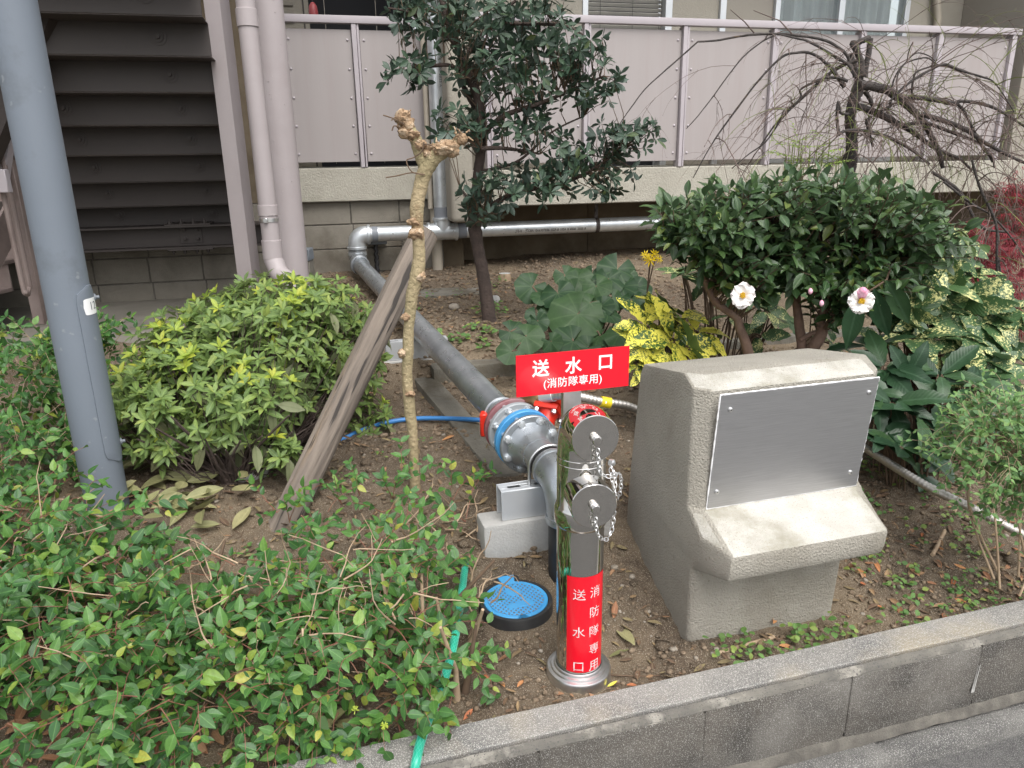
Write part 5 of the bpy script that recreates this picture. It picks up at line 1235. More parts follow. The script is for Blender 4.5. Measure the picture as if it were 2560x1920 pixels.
while cnt < 980:
    x, y = random.uniform(-2.6, .1), random.uniform(1.35, 3.1)
    if not hedge_ok(x, y): continue
    cnt += 1
    k = toK((x, y, 0)); g = gz(x, y); hmax = float(np.interp(k.x, [-2.6, -1.5, -.7, -.4, .1, .4], [.46, .42, .4, .33, .3, .26]))
    hole = math.exp(-(((x+.62)/.22)**2+((y-1.98)/.14)**2)); hmax *= 1-.45*hole
    z0_ = g+hmax*random.uniform(.15, .8)
    a = random.uniform(0, 6.28); d = Vector((math.cos(a), math.sin(a)*.8, random.uniform(.2, 1.1)))
    arching(out, tw, (x, y, z0_), d, min(random.uniform(.14, .3), (g+hmax-z0_)*1.3+.12), .048, .0015, .5, .025)
for _ in range(190):                                                # fringe hanging over the wall top
    p, q = random.uniform(-1.9, .27), random.uniform(1.47, 1.54); P = K(p, q, 0.02)
    arching(out, tw, P+Vector((0, 0, random.uniform(.0, .2))), Vector((random.gauss(0, .5), -.5, random.uniform(.0, .6))), random.uniform(.08, .16), .048, .0014, .7)
for _ in range(42):                                                # sprigs at the right and back edges
    p = random.uniform(-.1, .27); q = random.uniform(1.55, 2.05); P = K(p, q, 0)
    arching(out, tw, P+Vector((0, 0, gz(P.x, P.y)+random.uniform(.08, .26))), Vector((random.uniform(-.5, .5), random.gauss(.2, .6), random.uniform(0, .9))), random.uniform(.08, .17), .044, .0016, .4)
for u, v in ((700, 1270), (730, 1290), (860, 1250), (905, 1235), (960, 1270), (985, 1240), (1130, 1250), (1010, 1210), (1165, 1290)):
    P = atz(u, v+70, .12); P.z = gz(P.x, P.y)+.05
    for _ in range(2): arching(out, tw, P, Vector((random.gauss(0, .5), random.gauss(0, .4), 1)), random.uniform(.12, .2), .046, .0018, .25)
for _ in range(360):                                               # dead tan twigs criss-cross
    while True:
        x, y = random.uniform(-2.4, .2), random.uniform(1.4, 2.6)
        if hedge_ok(x, y): break
    g = gz(x, y); P = Vector((x, y, g+random.uniform(.1, .3))); d = Vector((random.gauss(0, 1), random.gauss(0, .8), random.gauss(.15, .5))).normalized(); pts = [P]
    for _ in range(5): d = (d+rv(.22)).normalized(); pts.append(pts[-1]+d*random.uniform(.015, .05))
    bare.tube(pts, lerp_list([random.uniform(.0014, .003), .001], 6), 5)
for u, v in ((1100, 1270), (1130, 1290), (1075, 1320), (1160, 1300), (1040, 1350), (1190, 1400), (1200, 1480), (1150, 1250), (1000, 1300)):
    for _ in range(4):
        P = atz(u, v+40, .16)+rv(.03); d = Vector((random.uniform(-.4, .9), random.gauss(0, .5), random.uniform(.0, .6))).normalized(); pts = [P]
        for _ in range(6): d = (d+rv(.3)).normalized(); pts.append(pts[-1]+d*random.uniform(.015, .035))
        bare.tube(pts, lerp_list([.0032, .0012], 7), 5)
for i in range(34):
    p, q = (random.uniform(-1.8, .3), random.uniform(1.52, 2.0)) if i > 8 else (random.uniform(.1, .34), random.uniform(1.52, 1.8)); P = K(p, q, 0); P.z = gz(P.x, P.y)-.03
    d = Vector((random.gauss(0, .25), random.gauss(0, .25), 1)).normalized(); m = MB(); L = random.uniform(.14, .3)
    m.tube([P, P+d*L*.5+rv(.012), P+d*L+rv(.02)], [random.uniform(.006, .013), .007, .004], 7, rough=.12, seed=i); m.build('stem', M['twig_tan' if i % 2 else 'twig_brown'], he, smooth=80)
tag(tw.build('twigs', M['twig_red'], he, smooth=80), kind='stuff'); tag(bare.build('dead_twigs', M['twig_tan'], he, smooth=80), kind='stuff')
place_leaves(he, out, S_hed, M['hedge_leaf'], 300)
m = MB()
for u, v in ((880, 1605), (940, 1610), (888, 1775), (960, 1815), (860, 1700)):
    P = atz(u, v, .2)
    for _ in range(16):
        d = (rv()+Vector((0, -.3, .3))).normalized(); m.tube([P, P+d*.009], [.0007, .0013], 4)
m.build('flower_remnant', M['azalea_young'], he)
def small_shrub(name, label, bl, size, mat, n, bx, r=.0016, nb=200, droop=.4):
    t = thing(name, label, 'shrub', bx); out = []; tw = MB()
    for u, v, D, ru, rvv, rd, wt in bl:
        c, r_ = pix_blob(u, v, D, ru, rvv, rd)
        for _ in range(int(n*wt)):
            p_, vv = in_blob(c, r_, .5); arching(out, tw, p_-vv*.04, vv*.6+Vector((0, 0, .5))+rv(.4), random.uniform(.08, .2), size, r, droop)
    for i in range(9):
        a = i*2.4; P = Vector(bx)+Vector((math.cos(a)*.06, math.sin(a)*.06, -.02)); c, r_ = pix_blob(*bl[i % len(bl)][:3], *bl[i % len(bl)][3:6]); e = c+Vector((random.uniform(-.7, .7)*r_[0], random.uniform(-.5, .5)*r_[1], random.uniform(-.3, .6)*r_[2]))
        tw.tube(smooth_path([P, P.lerp(e, .5)+rv(.03), e], 4), lerp_list([.004, .002], 9), 6)
    tag(tw.build('twigs', M['twig_tan'], t, smooth=80), kind='stuff'); place_leaves(t, out, S_hed, M[mat], nb); return t
small_shrub('abelia_shrub', 'leafy shrub of small green leaves behind the grey post on the left edge', [(60, 950, 2.75, 170, 90, .3, 1.4), (150, 880, 2.85, 130, 60, .3, .9), (60, 1100, 2.55, 170, 110, .25, 1.3), (130, 1180, 2.5, 120, 60, .2, .6), (265, 880, 3.0, 40, 40, .12, .2)], .048, 'hedge_leaf', 62, (-1.85, 2.75, .15))
small_shrub('privet_shrub', 'small light green shrub at the right edge above the metal hose', [(2530, 1130, 2.05, 95, 75, .16, 1.2), (2470, 1100, 2.1, 60, 40, .1, .5), (2550, 1250, 2.0, 50, 70, .1, .4), (2550, 1070, 2.1, 60, 35, .1, .4), (2480, 1190, 2.05, 50, 30, .08, .2)], .03, 'shrub_leaf', 105, tuple(atz(2545, 1450, .08)), .0012, 200)

# ------------------------------------------------------------------ large leaved plants
def leafy(name, label, cat, base, leaves, shapes, mat, stalk, nm='leaf', stalk_r=.004, curve=.3):
    """each large leaf a part of its own on its own stalk"""
    t = thing(name, label, cat, base); base = Vector(base); lm = [leaf_mesh(nm, s, M[mat]) for s in shapes]; st_ = MB()
    for p_, d, nrm, s in leaves:
        o = bpy.data.objects.new(nm, random.choice(lm)); COL.objects.link(o); o.parent = t; o.matrix_local = Matrix.Translation(-WL[t.name]) @ lframe(p_, d, nrm, s)
        q = base+Vector((random.gauss(0, .05), random.gauss(0, .05), 0)); q = q.lerp(Vector((p_.x, p_.y, q.z)), .55)
        st_.tube(smooth_path([q, q.lerp(p_, .6)+Vector((0, 0, .05)), p_], 3), stalk_r, 6)
    st_.build('stalks', M[stalk], t, smooth=80); t_ = t; return t_
cam_p = Vector((0, 0, H))
def facing(p_, tilt=.6, az_=None):
    n = (cam_p-p_).normalized()*tilt+Vector((0, 0, 1))*(1-tilt)+rv(.12); return n.normalized()
fl_ = []
for x, y, r in [(915, 765, 115), (1225, 660, 85), (1345, 690, 105), (1165, 830, 125), (1285, 800, 100), (1300, 1020, 200), (1500, 760, 105), (1660, 625, 140), (1600, 700, 115), (1640, 870, 90), (1260, 1235, 145), (900, 1195, 120), (770, 1150, 100), (985, 1065, 80), (1500, 1190, 115), (1840, 780, 110), (1075, 920, 85), (1600, 1000, 90), (740, 1320, 100), (1110, 1240, 80), (1700, 1180, 115), (1420, 900, 95), (1550, 930, 85), (1750, 690, 90), (1400, 1290, 100), (1000, 850, 70), (960, 1010, 75), (1450, 640, 60), (1800, 880, 90), (1730, 760, 100)]:
    u, v = 1060+x/3.456, 500+y/3.456; D = 4.15-(v-680)/(880-680)*.55+random.uniform(-.05, .05)
    c = aty(u, v, D); s = 2*r/3.456*depth_of(c)/F*1.25
    n = facing(c, random.uniform(.45, .75)); a = random.uniform(-1.2, 1.2) if (x, y) != (1300, 1020) else -.6
    d = Vector((math.sin(a), -math.cos(a)*.7, -.35)); d = (d-n*d.dot(n)).normalized(); fl_.append((c-d*s*.1, d, n, s))
leafy('leopard_plant', 'cluster of large round glossy green leaves on the soil behind the red sign', 'plant', (.35, 4.0, .36), fl_, S_farf, 'farf_leaf', 'twig_brown', stalk_r=.0045)
yf = thing('yellow_flower', 'yellow daisy flowers on a thin stalk above the round leaves', 'flower', aty(1610, 790, 3.95))
m = MB(); m.tube(smooth_path([aty(1612, 800, 3.6), aty(1619, 720, 3.58), aty(1626, 650, 3.55)], 5), .004, 6); m.tube([aty(1620, 720, 3.58), aty(1634, 660, 3.57), aty(1642, 640, 3.57)], .003, 6); m.build('stalk', M['twig_brown'], yf)
for u, v, s in ((1626, 650, .038), (1636, 636, .03), (1614, 638, .028), (1648, 648, .024)):
    c = aty(u, v, 3.53); T = axis_matrix(c, (Vector((0, 0, H+.6))-c).normalized()+rv(.15)); m = MB()
    for i in range(9):
        a = i*math.pi*2/9+random.uniform(-.2, .2); b = s*.22
        m.add([(0, 0, 0), (s*.5*math.cos(a)-b*math.sin(a)*.5, s*.5*math.sin(a)+b*math.cos(a)*.5, .004), (s*math.cos(a), s*math.sin(a), 0), (s*.5*math.cos(a)+b*math.sin(a)*.5, s*.5*math.sin(a)-b*math.cos(a)*.5, .004)], [(0, 3, 2, 1)], T)
    m.lathe([(s*.2, 0), (s*.15, .006), (.001, .008)], 8, T); m.build('flower_head', M['yellow_petal'], yf, smooth=0)

def aucuba(name, label, base, whorls, shapes, mat, size, k=6, stalk='twig_brown', face=.35, spread=1.15):
    L = []
    for u, v, D, sc in whorls:
        p_ = aty(u, v, D); d = (Vector((0, -.35, .8))+rv(.28)).normalized(); tmp = []; rosette(tmp, p_, d, random.randint(k-1, k+1), size*sc, spread, .22, .22)
        for mt in tmp:
            s = mt.to_scale()[0]; yv = Vector(mt.col[1][:3]).normalized(); zv = Vector(mt.col[2][:3]).normalized(); L.append((Vector(mt.col[3][:3]), yv, zv, s))
    return leafy(name, label, 'shrub', base, L, shapes, mat, stalk, stalk_r=.0035)
aucuba('spotted_laurel', 'bright yellow spotted laurel leaves just behind the red sign', aty(1690, 930, 3.3), [(1660, 790, 3.2, 1.0), (1620, 820, 3.1, 0.9), (1700, 800, 3.15, 0.95), (1680, 850, 3.05, 1.0), (1600, 870, 3.05, 0.85), (1720, 870, 3.0, 0.9), (1650, 770, 3.3, 0.8), (1590, 910, 3.0, 0.75), (1740, 830, 3.15, 0.85), (1640, 900, 3.0, 0.8)], S_auc, 'aucuba_yellow', .18, 6)
aucuba('spotted_laurel', 'pale spotted laurel showing through under the camellia branches', aty(1800, 900, 3.7), [(1780, 680, 3.75, .8), (1710, 690, 3.8, .9), (1830, 790, 3.7, .75), (1920, 780, 3.7, .8), (1900, 840, 3.65, .8), (1960, 800, 3.75, .8), (1760, 720, 3.7, .8), (1870, 720, 3.8, .8), (1950, 720, 3.8, .8), (2120, 800, 3.7, .8), (2080, 860, 3.6, .7)], S_auc, 'aucuba_pale', .16, 6)
aucuba('spotted_laurel', 'large pale green laurel with creamy spots at the right of the camellia', aty(2380, 980, 3.3), [(2290, 650, 3.25, 0.9), (2340, 610, 3.35, 0.9), (2260, 720, 3.15, 0.9), (2330, 720, 3.15, 1), (2400, 760, 3.15, 1.05), (2300, 790, 3.05, 1), (2370, 820, 3.05, 1.05), (2440, 800, 3.1, 1), (2480, 850, 3.05, 1), (2280, 850, 2.95, 0.9), (2420, 880, 3.0, 1), (2350, 890, 2.95, 0.9), (2500, 910, 2.95, 0.9), (2460, 940, 2.9, 0.9), (2240, 800, 3.05, 0.8), (2540, 820, 3.05, 0.9), (2300, 560, 3.4, 0.7), (2520, 960, 2.95, 0.8), (2200, 840, 3.05, 0.8), (2410, 690, 3.25, 0.8), (2360, 660, 3.3, 0.8), (2440, 720, 3.2, 0.9), (2530, 880, 3.0, 0.9), (2320, 680, 3.2, 0.9), (2380, 730, 3.15, 0.9), (2270, 770, 3.05, 0.9), (2340, 850, 2.95, 0.9), (2390, 600, 3.4, 0.7), (2260, 640, 3.2, 0.8), (2310, 620, 3.3, 0.8), (2250, 700, 3.1, 0.8), (2490, 790, 3.1, 0.9), (2540, 770, 3.1, 0.8), (2430, 850, 3.0, 0.9), (2360, 780, 3.1, 0.9)], S_auc, 'aucuba_pale', .17, 6)
aucuba('dark_laurel', 'dark green glossy laurel with long toothed leaves beside the metal plate', aty(2260, 1230, 2.55), [(2210, 920, 2.75, 1), (2270, 940, 2.7, 1), (2350, 940, 2.7, .95), (2230, 1010, 2.6, 1), (2290, 1040, 2.55, 1.05), (2200, 1090, 2.5, .9), (2250, 1120, 2.45, .9), (2360, 1010, 2.6, .9), (2320, 1110, 2.5, .85), (2430, 960, 2.7, .9), (2180, 870, 2.9, 1.1), (2390, 1090, 2.6, .8), (2300, 1180, 2.5, .8), (2480, 1000, 2.7, .8), (2190, 980, 2.65, .8)], S_auc2, 'aucuba_dark', .15, 6)
m = MB()
# two broad dark blades hanging below the camellia
bl_ = thing('broad_dark_leaf', 'broad dark hanging leaves below the camellia beside the pedestal top', 'plant', aty(2130, 840, 2.85))
for (u, v), a in (((2150, 740), .25), ((2185, 720), -.45), ((2215, 700), -.9)):
    p_ = aty(u, v, 2.75); d = Vector((math.sin(-a)*.8, -.1, -1)); o = link('leaf', leaf_mesh('leaf', leaf_shape(.36, 8, .5, .2, 'lance', 0, 4), M['aucuba_dark']), bl_); o.matrix_local = Matrix.Translation(-WL[bl_.name]) @ lframe(p_, d, facing(p_, .9), .21)
m.tube([aty(2150, 742, 2.76), aty(2185, 720, 2.76), aty(2216, 700, 2.76), aty(2230, 660, 2.9)], .004, 6); m.build('stalk', M['twig_brown'], bl_)

# red lace leaf maple, bright nandina
mp_ = thing('red_maple', 'small lace leaved red maple at the right edge behind the laurel', 'tree', aty(2520, 850, 4.6))
out = []; tw = MB(); P0 = aty(2530, 880, 4.7)
m = MB(); m.tube(smooth_path([P0, aty(2530, 760, 4.7), aty(2500, 680, 4.7), aty(2540, 560, 4.7)], 5), .018, 8, rough=.1); m.build('trunk', M['bark_dark'], mp_)
for u, v, D, ru, rvv, rd, wt in [(2480, 640, 4.55, 90, 80, .25, 1), (2540, 600, 4.6, 80, 90, .25, 1), (2430, 590, 4.6, 60, 40, .2, .5), (2520, 720, 4.5, 70, 60, .2, .7), (2450, 700, 4.5, 60, 40, .2, .4), (2545, 470, 4.7, 45, 50, .2, .35), (2560, 800, 4.4, 40, 40, .15, .3), (2540, 880, 4.3, 40, 30, .1, .15)]:
    c, r_ = pix_blob(u, v, D, ru, rvv, rd)
    for _ in range(int(260*wt)):
        p_, vv = in_blob(c, r_, .5); d0 = (vv*.3+Vector((0, -.2, -.5))+rv(.4)).normalized()
        tw.tube([p_.lerp(P0, .12)+Vector((0, 0, .05)), p_], [.0015, .0008], 3, cap=False)
        n = (Vector((0, -.5, 1))+rv(.3)).normalized(); x = d0.cross(n).normalized()
        for k in range(1, 6):
            a = (k-3)*.55; ld = d0*math.cos(a)+x*math.sin(a); out.append(lframe(p_, ld, n, .055*random.uniform(.7, 1.1)*(1-.09*abs(k-3))))
tag(tw.build('twigs', M['twig_red'], mp_), kind='stuff'); place_leaves(mp_, out, S_thin, M['maple_red'], 120)
nd = thing('nandina', 'bright green feathery bamboo plant below the bare weeping tree', 'plant', aty(2050, 520, 4.1)); out = []; tw = MB()
for i in range(40):
    u, v = random.uniform(1960, 2110), random.uniform(350, 425); p_ = aty(u, v, random.uniform(3.85, 4.05)); d = (Vector((random.gauss(0, .9), random.gauss(-.3, .5), random.uniform(-.1, .5)))).normalized()
    q = p_+d*.12; tw.tube([p_-Vector((0, 0, .1)), p_, q], [.0025, .0018, .001], 4)
    for j in range(9):
        t_ = j/8; c = p_.lerp(q, t_); s = Vector((d.y, -d.x, 0)).normalized()*(1 if j % 2 else -1)
        out.append(lframe(c, d*.7+s*.8+Vector((0, 0, -.1)), Vector((0, -.3, 1))+rv(.2), .034*random.uniform(.7, 1.1)))
tag(tw.build('twigs', M['twig_green'], nd), kind='stuff'); place_leaves(nd, out, [leaf_shape(.3, 3, .1, .2, 'lance', 0, 1)], M['nandina'], 120)

# ------------------------------------------------------------------ bare weeping tree
D0 = 4.3
wt = thing('weeping_tree', 'bare black weeping plum tree with arching twigs in front of the railing', 'tree', aty(2105, 560, D0))
z7 = lambda L: [(2000+x/3.95, y/3.95) for x, y in L]
z3 = lambda L: [(1300+x/1.7556, y/1.7556) for x, y in L]
spec = [([(2105, 560), (2115, 470)]+z7([(500, 1600), (510, 1400), (500, 1250), (495, 1150), (530, 1000), (575, 880), (600, 790)]), [34, 32, 30, 28, 27, 24, 28, 30, 24], D0),
 (z7([(590, 800), (560, 730), (520, 600), (510, 530)]), [20, 14, 12, 11], D0),
 (z7([(600, 760), (610, 640), (570, 520), (520, 430), (560, 425), (620, 400), (690, 370)]), [18, 15, 16, 16, 12, 14, 14], D0-.08),
 (z7([(640, 760), (650, 650), (680, 520), (695, 380)]), [15, 14, 14, 13], D0-.02),
 (z7([(590, 850), (700, 850), (850, 890), (960, 960), (1060, 1040), (1150, 1130), (1230, 1220), (1290, 1340), (1350, 1450), (1390, 1560), (1410, 1660)]), [26, 22, 20, 19, 18, 17, 16, 14, 13, 12, 10], D0-.2),
 (z7([(1030, 990), (1130, 965), (1250, 975), (1400, 1000), (1520, 1025), (1570, 1000), (1720, 1010), (1880, 1050), (2000, 1110), (2130, 1190), (2260, 1280)]), [13, 12, 11, 11, 11, 9, 8, 8, 7, 6, 5], D0-.3),
 (z7([(570, 1050), (700, 1090), (850, 1160), (1000, 1240), (1120, 1310), (1260, 1410), (1400, 1500), (1560, 1560), (1700, 1680)]), [18, 17, 16, 14, 12, 11, 9, 7, 5], D0-.15),
 (z7([(1200, 1130), (1350, 1170), (1500, 1220), (1650, 1290), (1780, 1380), (1900, 1450), (2050, 1530), (2220, 1610)]), [13, 12, 12, 11, 10, 9, 8, 7], D0-.35),
 (z7([(1030, 1235), (1150, 1215), (1270, 1220), (1400, 1270), (1560, 1330), (1720, 1390), (1830, 1470), (1900, 1600)]), [10, 9, 9, 9, 8, 7, 6, 5], D0-.3),
 (z7([(1560, 1030), (1620, 1100), (1680, 1220), (1740, 1340), (1820, 1480), (1900, 1560), (1920, 1660)]), [8, 7, 7, 8, 7, 6, 4], D0-.35),
 (z7([(380, 1330), (440, 1295), (560, 1285), (680, 1300), (850, 1345), (1000, 1420), (1130, 1500), (1280, 1620)]), [9, 8, 8, 8, 8, 7, 7, 6], D0-.35),
 (z7([(480, 1130), (400, 1110), (380, 1000), (365, 1150), (380, 1320)]), [8, 7, 7, 8, 8], D0-.3),
 (z7([(440, 860), (380, 770), (300, 660), (260, 630), (180, 560), (80, 520), (-20, 520)])+z3([(1150, 250), (1050, 350), (950, 480), (870, 590), (820, 670), (760, 780)]), [12, 11, 9, 8, 7, 7, 6, 6, 5, 5, 4, 3, 2.5], D0-.3),
 (z7([(540, 760), (510, 660), (460, 540), (380, 470), (280, 410), (150, 375), (0, 355)])+z3([(1150, 150), (1050, 150), (960, 160), (860, 178), (780, 183)]), [9, 8, 8, 7, 7, 6, 6, 6, 6, 5, 5, 4], D0-.25),
 (z7([(520, 720), (480, 640), (360, 570), (200, 470), (60, 400), (0, 385)])+z3([(1200, 165), (1130, 148)]), [8, 8, 7, 6, 6, 5, 5, 4], D0-.28),
 (z3([(780, 183), (700, 255), (620, 325), (550, 390), (500, 455), (450, 525), (430, 560)]), [4, 4, 3.5, 3, 3, 2.5, 2], D0-.28),
 (z3([(1130, 148), (1060, 185), (980, 250), (900, 350), (850, 420), (780, 510), (730, 565)]), [4, 3.5, 3.5, 3, 3, 2.5, 2], D0-.3),
 (z7([(560, 600), (430, 640), (300, 720), (180, 820), (60, 930), (-80, 1060)])+z3([(1180, 480), (1110, 560), (1050, 650)]), [10, 10, 9, 8, 8, 7, 6, 5, 4], D0-.25),
 (z7([(470, 800), (380, 770), (240, 770), (100, 830), (0, 890)])+z3([(1230, 430), (1150, 520), (1080, 620), (1000, 680), (930, 740)]), [8, 8, 7, 6, 5, 5, 5, 4, 3, 2], D0-.35),
 (z7([(950, 930), (1100, 800), (1250, 710), (1370, 650), (1450, 640), (1600, 700), (1800, 760), (1900, 800), (2000, 920), (2110, 1100)]), [8, 7, 7, 6, 7, 6, 5, 4, 3, 3], D0-.4),
 (z7([(1100, 970), (1130, 740), (1250, 670), (1380, 640)]), [5, 5, 4, 4], D0-.35),
 (z7([(900, 900), (930, 780), (1000, 660), (1100, 600), (1250, 570), (1340, 630)]), [5, 4, 4, 4, 4, 3], D0-.3),
 (z7([(960, 920), (960, 760), (1040, 620), (1150, 525), (1270, 550), (1330, 600)]), [4, 4, 3, 3, 3, 3], D0-.4),
 (z7([(640, 900), (690, 980), (720, 1060)]), [12, 10, 8], D0-.1), (z7([(700, 1150), (660, 1200), (680, 1300), (720, 1450)]), [8, 8, 8, 6], D0-.2),
 (z7([(800, 1090), (890, 1050), (900, 990), (1000, 880)]), [8, 8, 6, 4], D0-.3),
 (z7([(560, 1310), (480, 1480), (380, 1620)]), [9, 7, 5], D0+.05),
 ([(2430, 400), (2450, 470), (2490, 560), (2492, 640), (2494, 740), (2490, 900)], [6, 7, 7, 7, 6, 5], 3.4), ([(2494, 640), (2510, 730), (2530, 820), (2560, 900)], [5, 5, 4, 4], 3.4),
 ([(2360, 455), (2430, 510), (2480, 540), (2540, 610), (2580, 680)], [6, 6, 5, 4, 3], 3.6), ([(2330, 430), (2400, 480), (2450, 565), (2520, 580)], [8, 8, 8, 6], 3.9)]
skw = limbs(wt, spec, 'bark_weep', rough=.12, n=8)
tw = MB(); tg = MB(); rr = random.Random(31)
ends = skw
def droopy(P, d, L, r, m, sub=2):
    pts = [P]; d = d.normalized(); n = 9
    for i in range(n):
        d = (d+Vector((0, 0, -.15))+rv(.06)).normalized(); pts.append(pts[-1]+d*(L/n))
        if i % 2 == 0 and sub: m.tube([pts[-1], pts[-1]+(d+rv(.9)).normalized()*rr.uniform(.006, .018)], [r*.7, r*.35], 3, cap=False)
        if sub and rr.random() < .18: droopy(pts[-1], d+rv(.6), L*.5, r*.65, m, sub-1)
    m.tube(pts, lerp_list([r, r*.4], len(pts)), 4, cap=False)
for P in skw[60:]:
    if rr.random() < .48:
        q = CRT @ np.array(P-cam_p); u = 1280+F*q[0]/-q[2]; v = 960-F*q[1]/-q[2]
        if u < 1760: continue
        if v < 230 and rr.random() < (.85 if u < 2080 else .5): continue
        if u < 1900 and rr.random() < .6: continue
        droopy(P, Vector((rr.gauss(.15 if u > 2130 else -.25, .5), rr.gauss(-.2, .5), rr.uniform(-.3, .6))), rr.uniform(.12, .65), rr.uniform(.0014, .0034), tg if rr.random() < .22 else tw)
for u, v, a in ((1508, 42, 1), (1583, 26, 1)):
    pass
tw.tube([aty(1885, 82, D0-.28), aty(1862, 55, D0-.3), aty(1826, 24, D0-.3)], [.004, .003, .002], 5); tw.tube([aty(1980, 85, D0-.28), aty(1950, 52, D0-.3), aty(1884, 26, D0-.3)], [.004, .003, .002], 5)
tag(tw.build('twigs', M['twig_weep'], wt, smooth=80), kind='stuff'); tag(tg.build('green_twigs', M['twig_green'], wt, smooth=80), kind='stuff')

# ================================================================== GROUND DETAIL
def scatter(n, f, keep):
    out = []
    while len(out) < n:
        p, q = f()
        if keep(p, q): out.append((p, q))
    return out
def on_soil(p, q): 
    P = K(p, q, 0)
    if P.x < -1.75 and P.y > 3.6: return False
    if (P.x-BX)**2+(P.y-BY)**2 < .09**2 or (P.x-LIDX)**2+(P.y-LIDY)**2 < .125**2: return False
    if .94 < p < 1.49 and 1.57 < q < 2.1: return False
    return q > 1.45
ico = bmesh.new(); bmesh.ops.create_icosphere(ico, subdivisions=1, radius=1); IV = np.array([v.co[:] for v in ico.verts]); IF = [tuple(v.index for v in f.verts) for f in ico.faces]; ico.free()
def stones(name, mat, pos, smin, smax, flat=.7, pw=3):
    V = []; Fc = []
    for k, (p, q) in enumerate(pos):
        s = smin+(smax-smin)*random.random()**pw; z = float(gz_arr(p, q)); P = K(p, q, z+s*.25)
        W = IV*np.array([s*random.uniform(.8, 1.3), s, s*flat])*(1+RNG.uniform(-.22, .22, (len(IV), 1))); a = random.uniform(0, 6.28); c, s_ = math.cos(a), math.sin(a)
        W = np.stack([W[:, 0]*c-W[:, 1]*s_, W[:, 0]*s_+W[:, 1]*c, W[:, 2]], 1)+np.array(P); n = len(V)*len(IV); V.append(W); Fc += [tuple(i+n for i in f) for f in IF]
    me = bpy.data.meshes.new(name); me.from_pydata(np.concatenate(V).tolist(), [], Fc); me.materials.append(M[mat]); me.polygons.foreach_set('use_smooth', [True]*len(me.polygons)); return tag(link(name, me), kind='stuff')
near = lambda: (random.uniform(-1.3, 2.2), 1.45+1.6*random.random()**1.5); far = lambda: (random.uniform(-1.5, 3), random.uniform(1.5, 6.3))
stones('soil_crumbs', 'clod', scatter(16000, near, on_soil), .0014, .0105, .75, 6)
stones('soil_crumbs', 'clod', scatter(9000, lambda: (random.uniform(-1.3, 2.6), random.uniform(2.8, 6.2)), on_soil), .003, .02, .7, 5)
clump = lambda p, q: on_soil(p, q) and float(vnoise(p*4, q*4, 12)) > .12
stones('soil_clods', 'soil', scatter(200, near, clump)+scatter(120, far, clump), .006, .028, .5, 4)
stones('gravel', 'pebble', scatter(700, near, on_soil)+scatter(500, far, on_soil), .0016, .011, .7, 5)
def litter(name, mat, shapes, pos, smin, smax):
    ms = []
    for p, q in pos:
        P = K(p, q, float(gz_arr(p, q))+.004); a = random.uniform(0, 6.28); ms.append(lframe(P, Vector((math.cos(a), math.sin(a), random.gauss(0, .15))), Vector((0, 0, 1))+rv(.25), random.uniform(smin, smax)))
    return joined_leaves(name, ms, RNG.integers(0, len(shapes), len(ms)), shapes, M[mat], None, (0, 0, 0))
litter('leaf_litter', 'litter', S_dry, scatter(2600, far, on_soil)+scatter(1500, lambda: (random.uniform(-.6, 1.6), random.uniform(3.8, 5.6)), on_soil)+scatter(1000, near, on_soil)+scatter(1500, lambda: (random.uniform(1.55, 3.4), random.uniform(1.5, 3.4)), on_soil)+scatter(350, lambda: (random.uniform(-1.9, .2), random.uniform(2.2, 3.1)), on_soil), .014, .045)
m = MB()
for p, q in scatter(520, far, on_soil)+scatter(160, near, on_soil)+scatter(160, lambda: (random.uniform(1.6, 3.4), random.uniform(1.5, 3)), on_soil):
    P = K(p, q, float(gz_arr(p, q))+.004); a = random.uniform(0, 6.28); L = random.uniform(.03, .11); d = Vector((math.cos(a), math.sin(a), 0)); m.tube([P, P+d*L*.5+rv(.004), P+d*L], [.0016, .0014, .0008], 4)
m.build('twig_debris', M['twig_brown'], kind='stuff', smooth=80)
ms = []
def weeds(n, f, s0, s1, k=5, hgt=.03):
    for p, q in scatter(n, f, on_soil):
        P = K(p, q, float(gz_arr(p, q)))
        for i in range(k):
            a = random.uniform(0, 6.28); r = random.uniform(0, .03); Pp = P+Vector((math.cos(a)*r, math.sin(a)*r, random.uniform(.006, hgt))); ms.append(lframe(Pp, Vector((math.cos(a), math.sin(a), random.gauss(.1, .3))), Vector((0, -.2, 1))+rv(.3), random.uniform(s0, s1)))
weeds(420, lambda: (1.62+1.6*random.random(), 1.46+1.2*random.random()**1.3), .010, .022); weeds(26, lambda: (random.uniform(1.0, 1.55), random.uniform(1.455, 1.545)), .012, .026, 5, .05)
weeds(14, lambda: (random.gauss(.9, .12), random.gauss(3.95, .1)), .02, .04, 7, .05); weeds(14, lambda: (random.gauss(.2, .3), random.gauss(2.5, .3)), .01, .02); weeds(12, lambda: (random.uniform(.6, 1.8), random.uniform(4, 5.6)), .015, .03, 6, .05)
weeds(8, lambda: (random.gauss(1.12, .08), random.gauss(4.55, .06)), .02, .035, 8, .06)
joined_leaves('ground_cover', ms, RNG.integers(0, 2, len(ms)), S_round, M['clover'], None, (0, 0, 0))
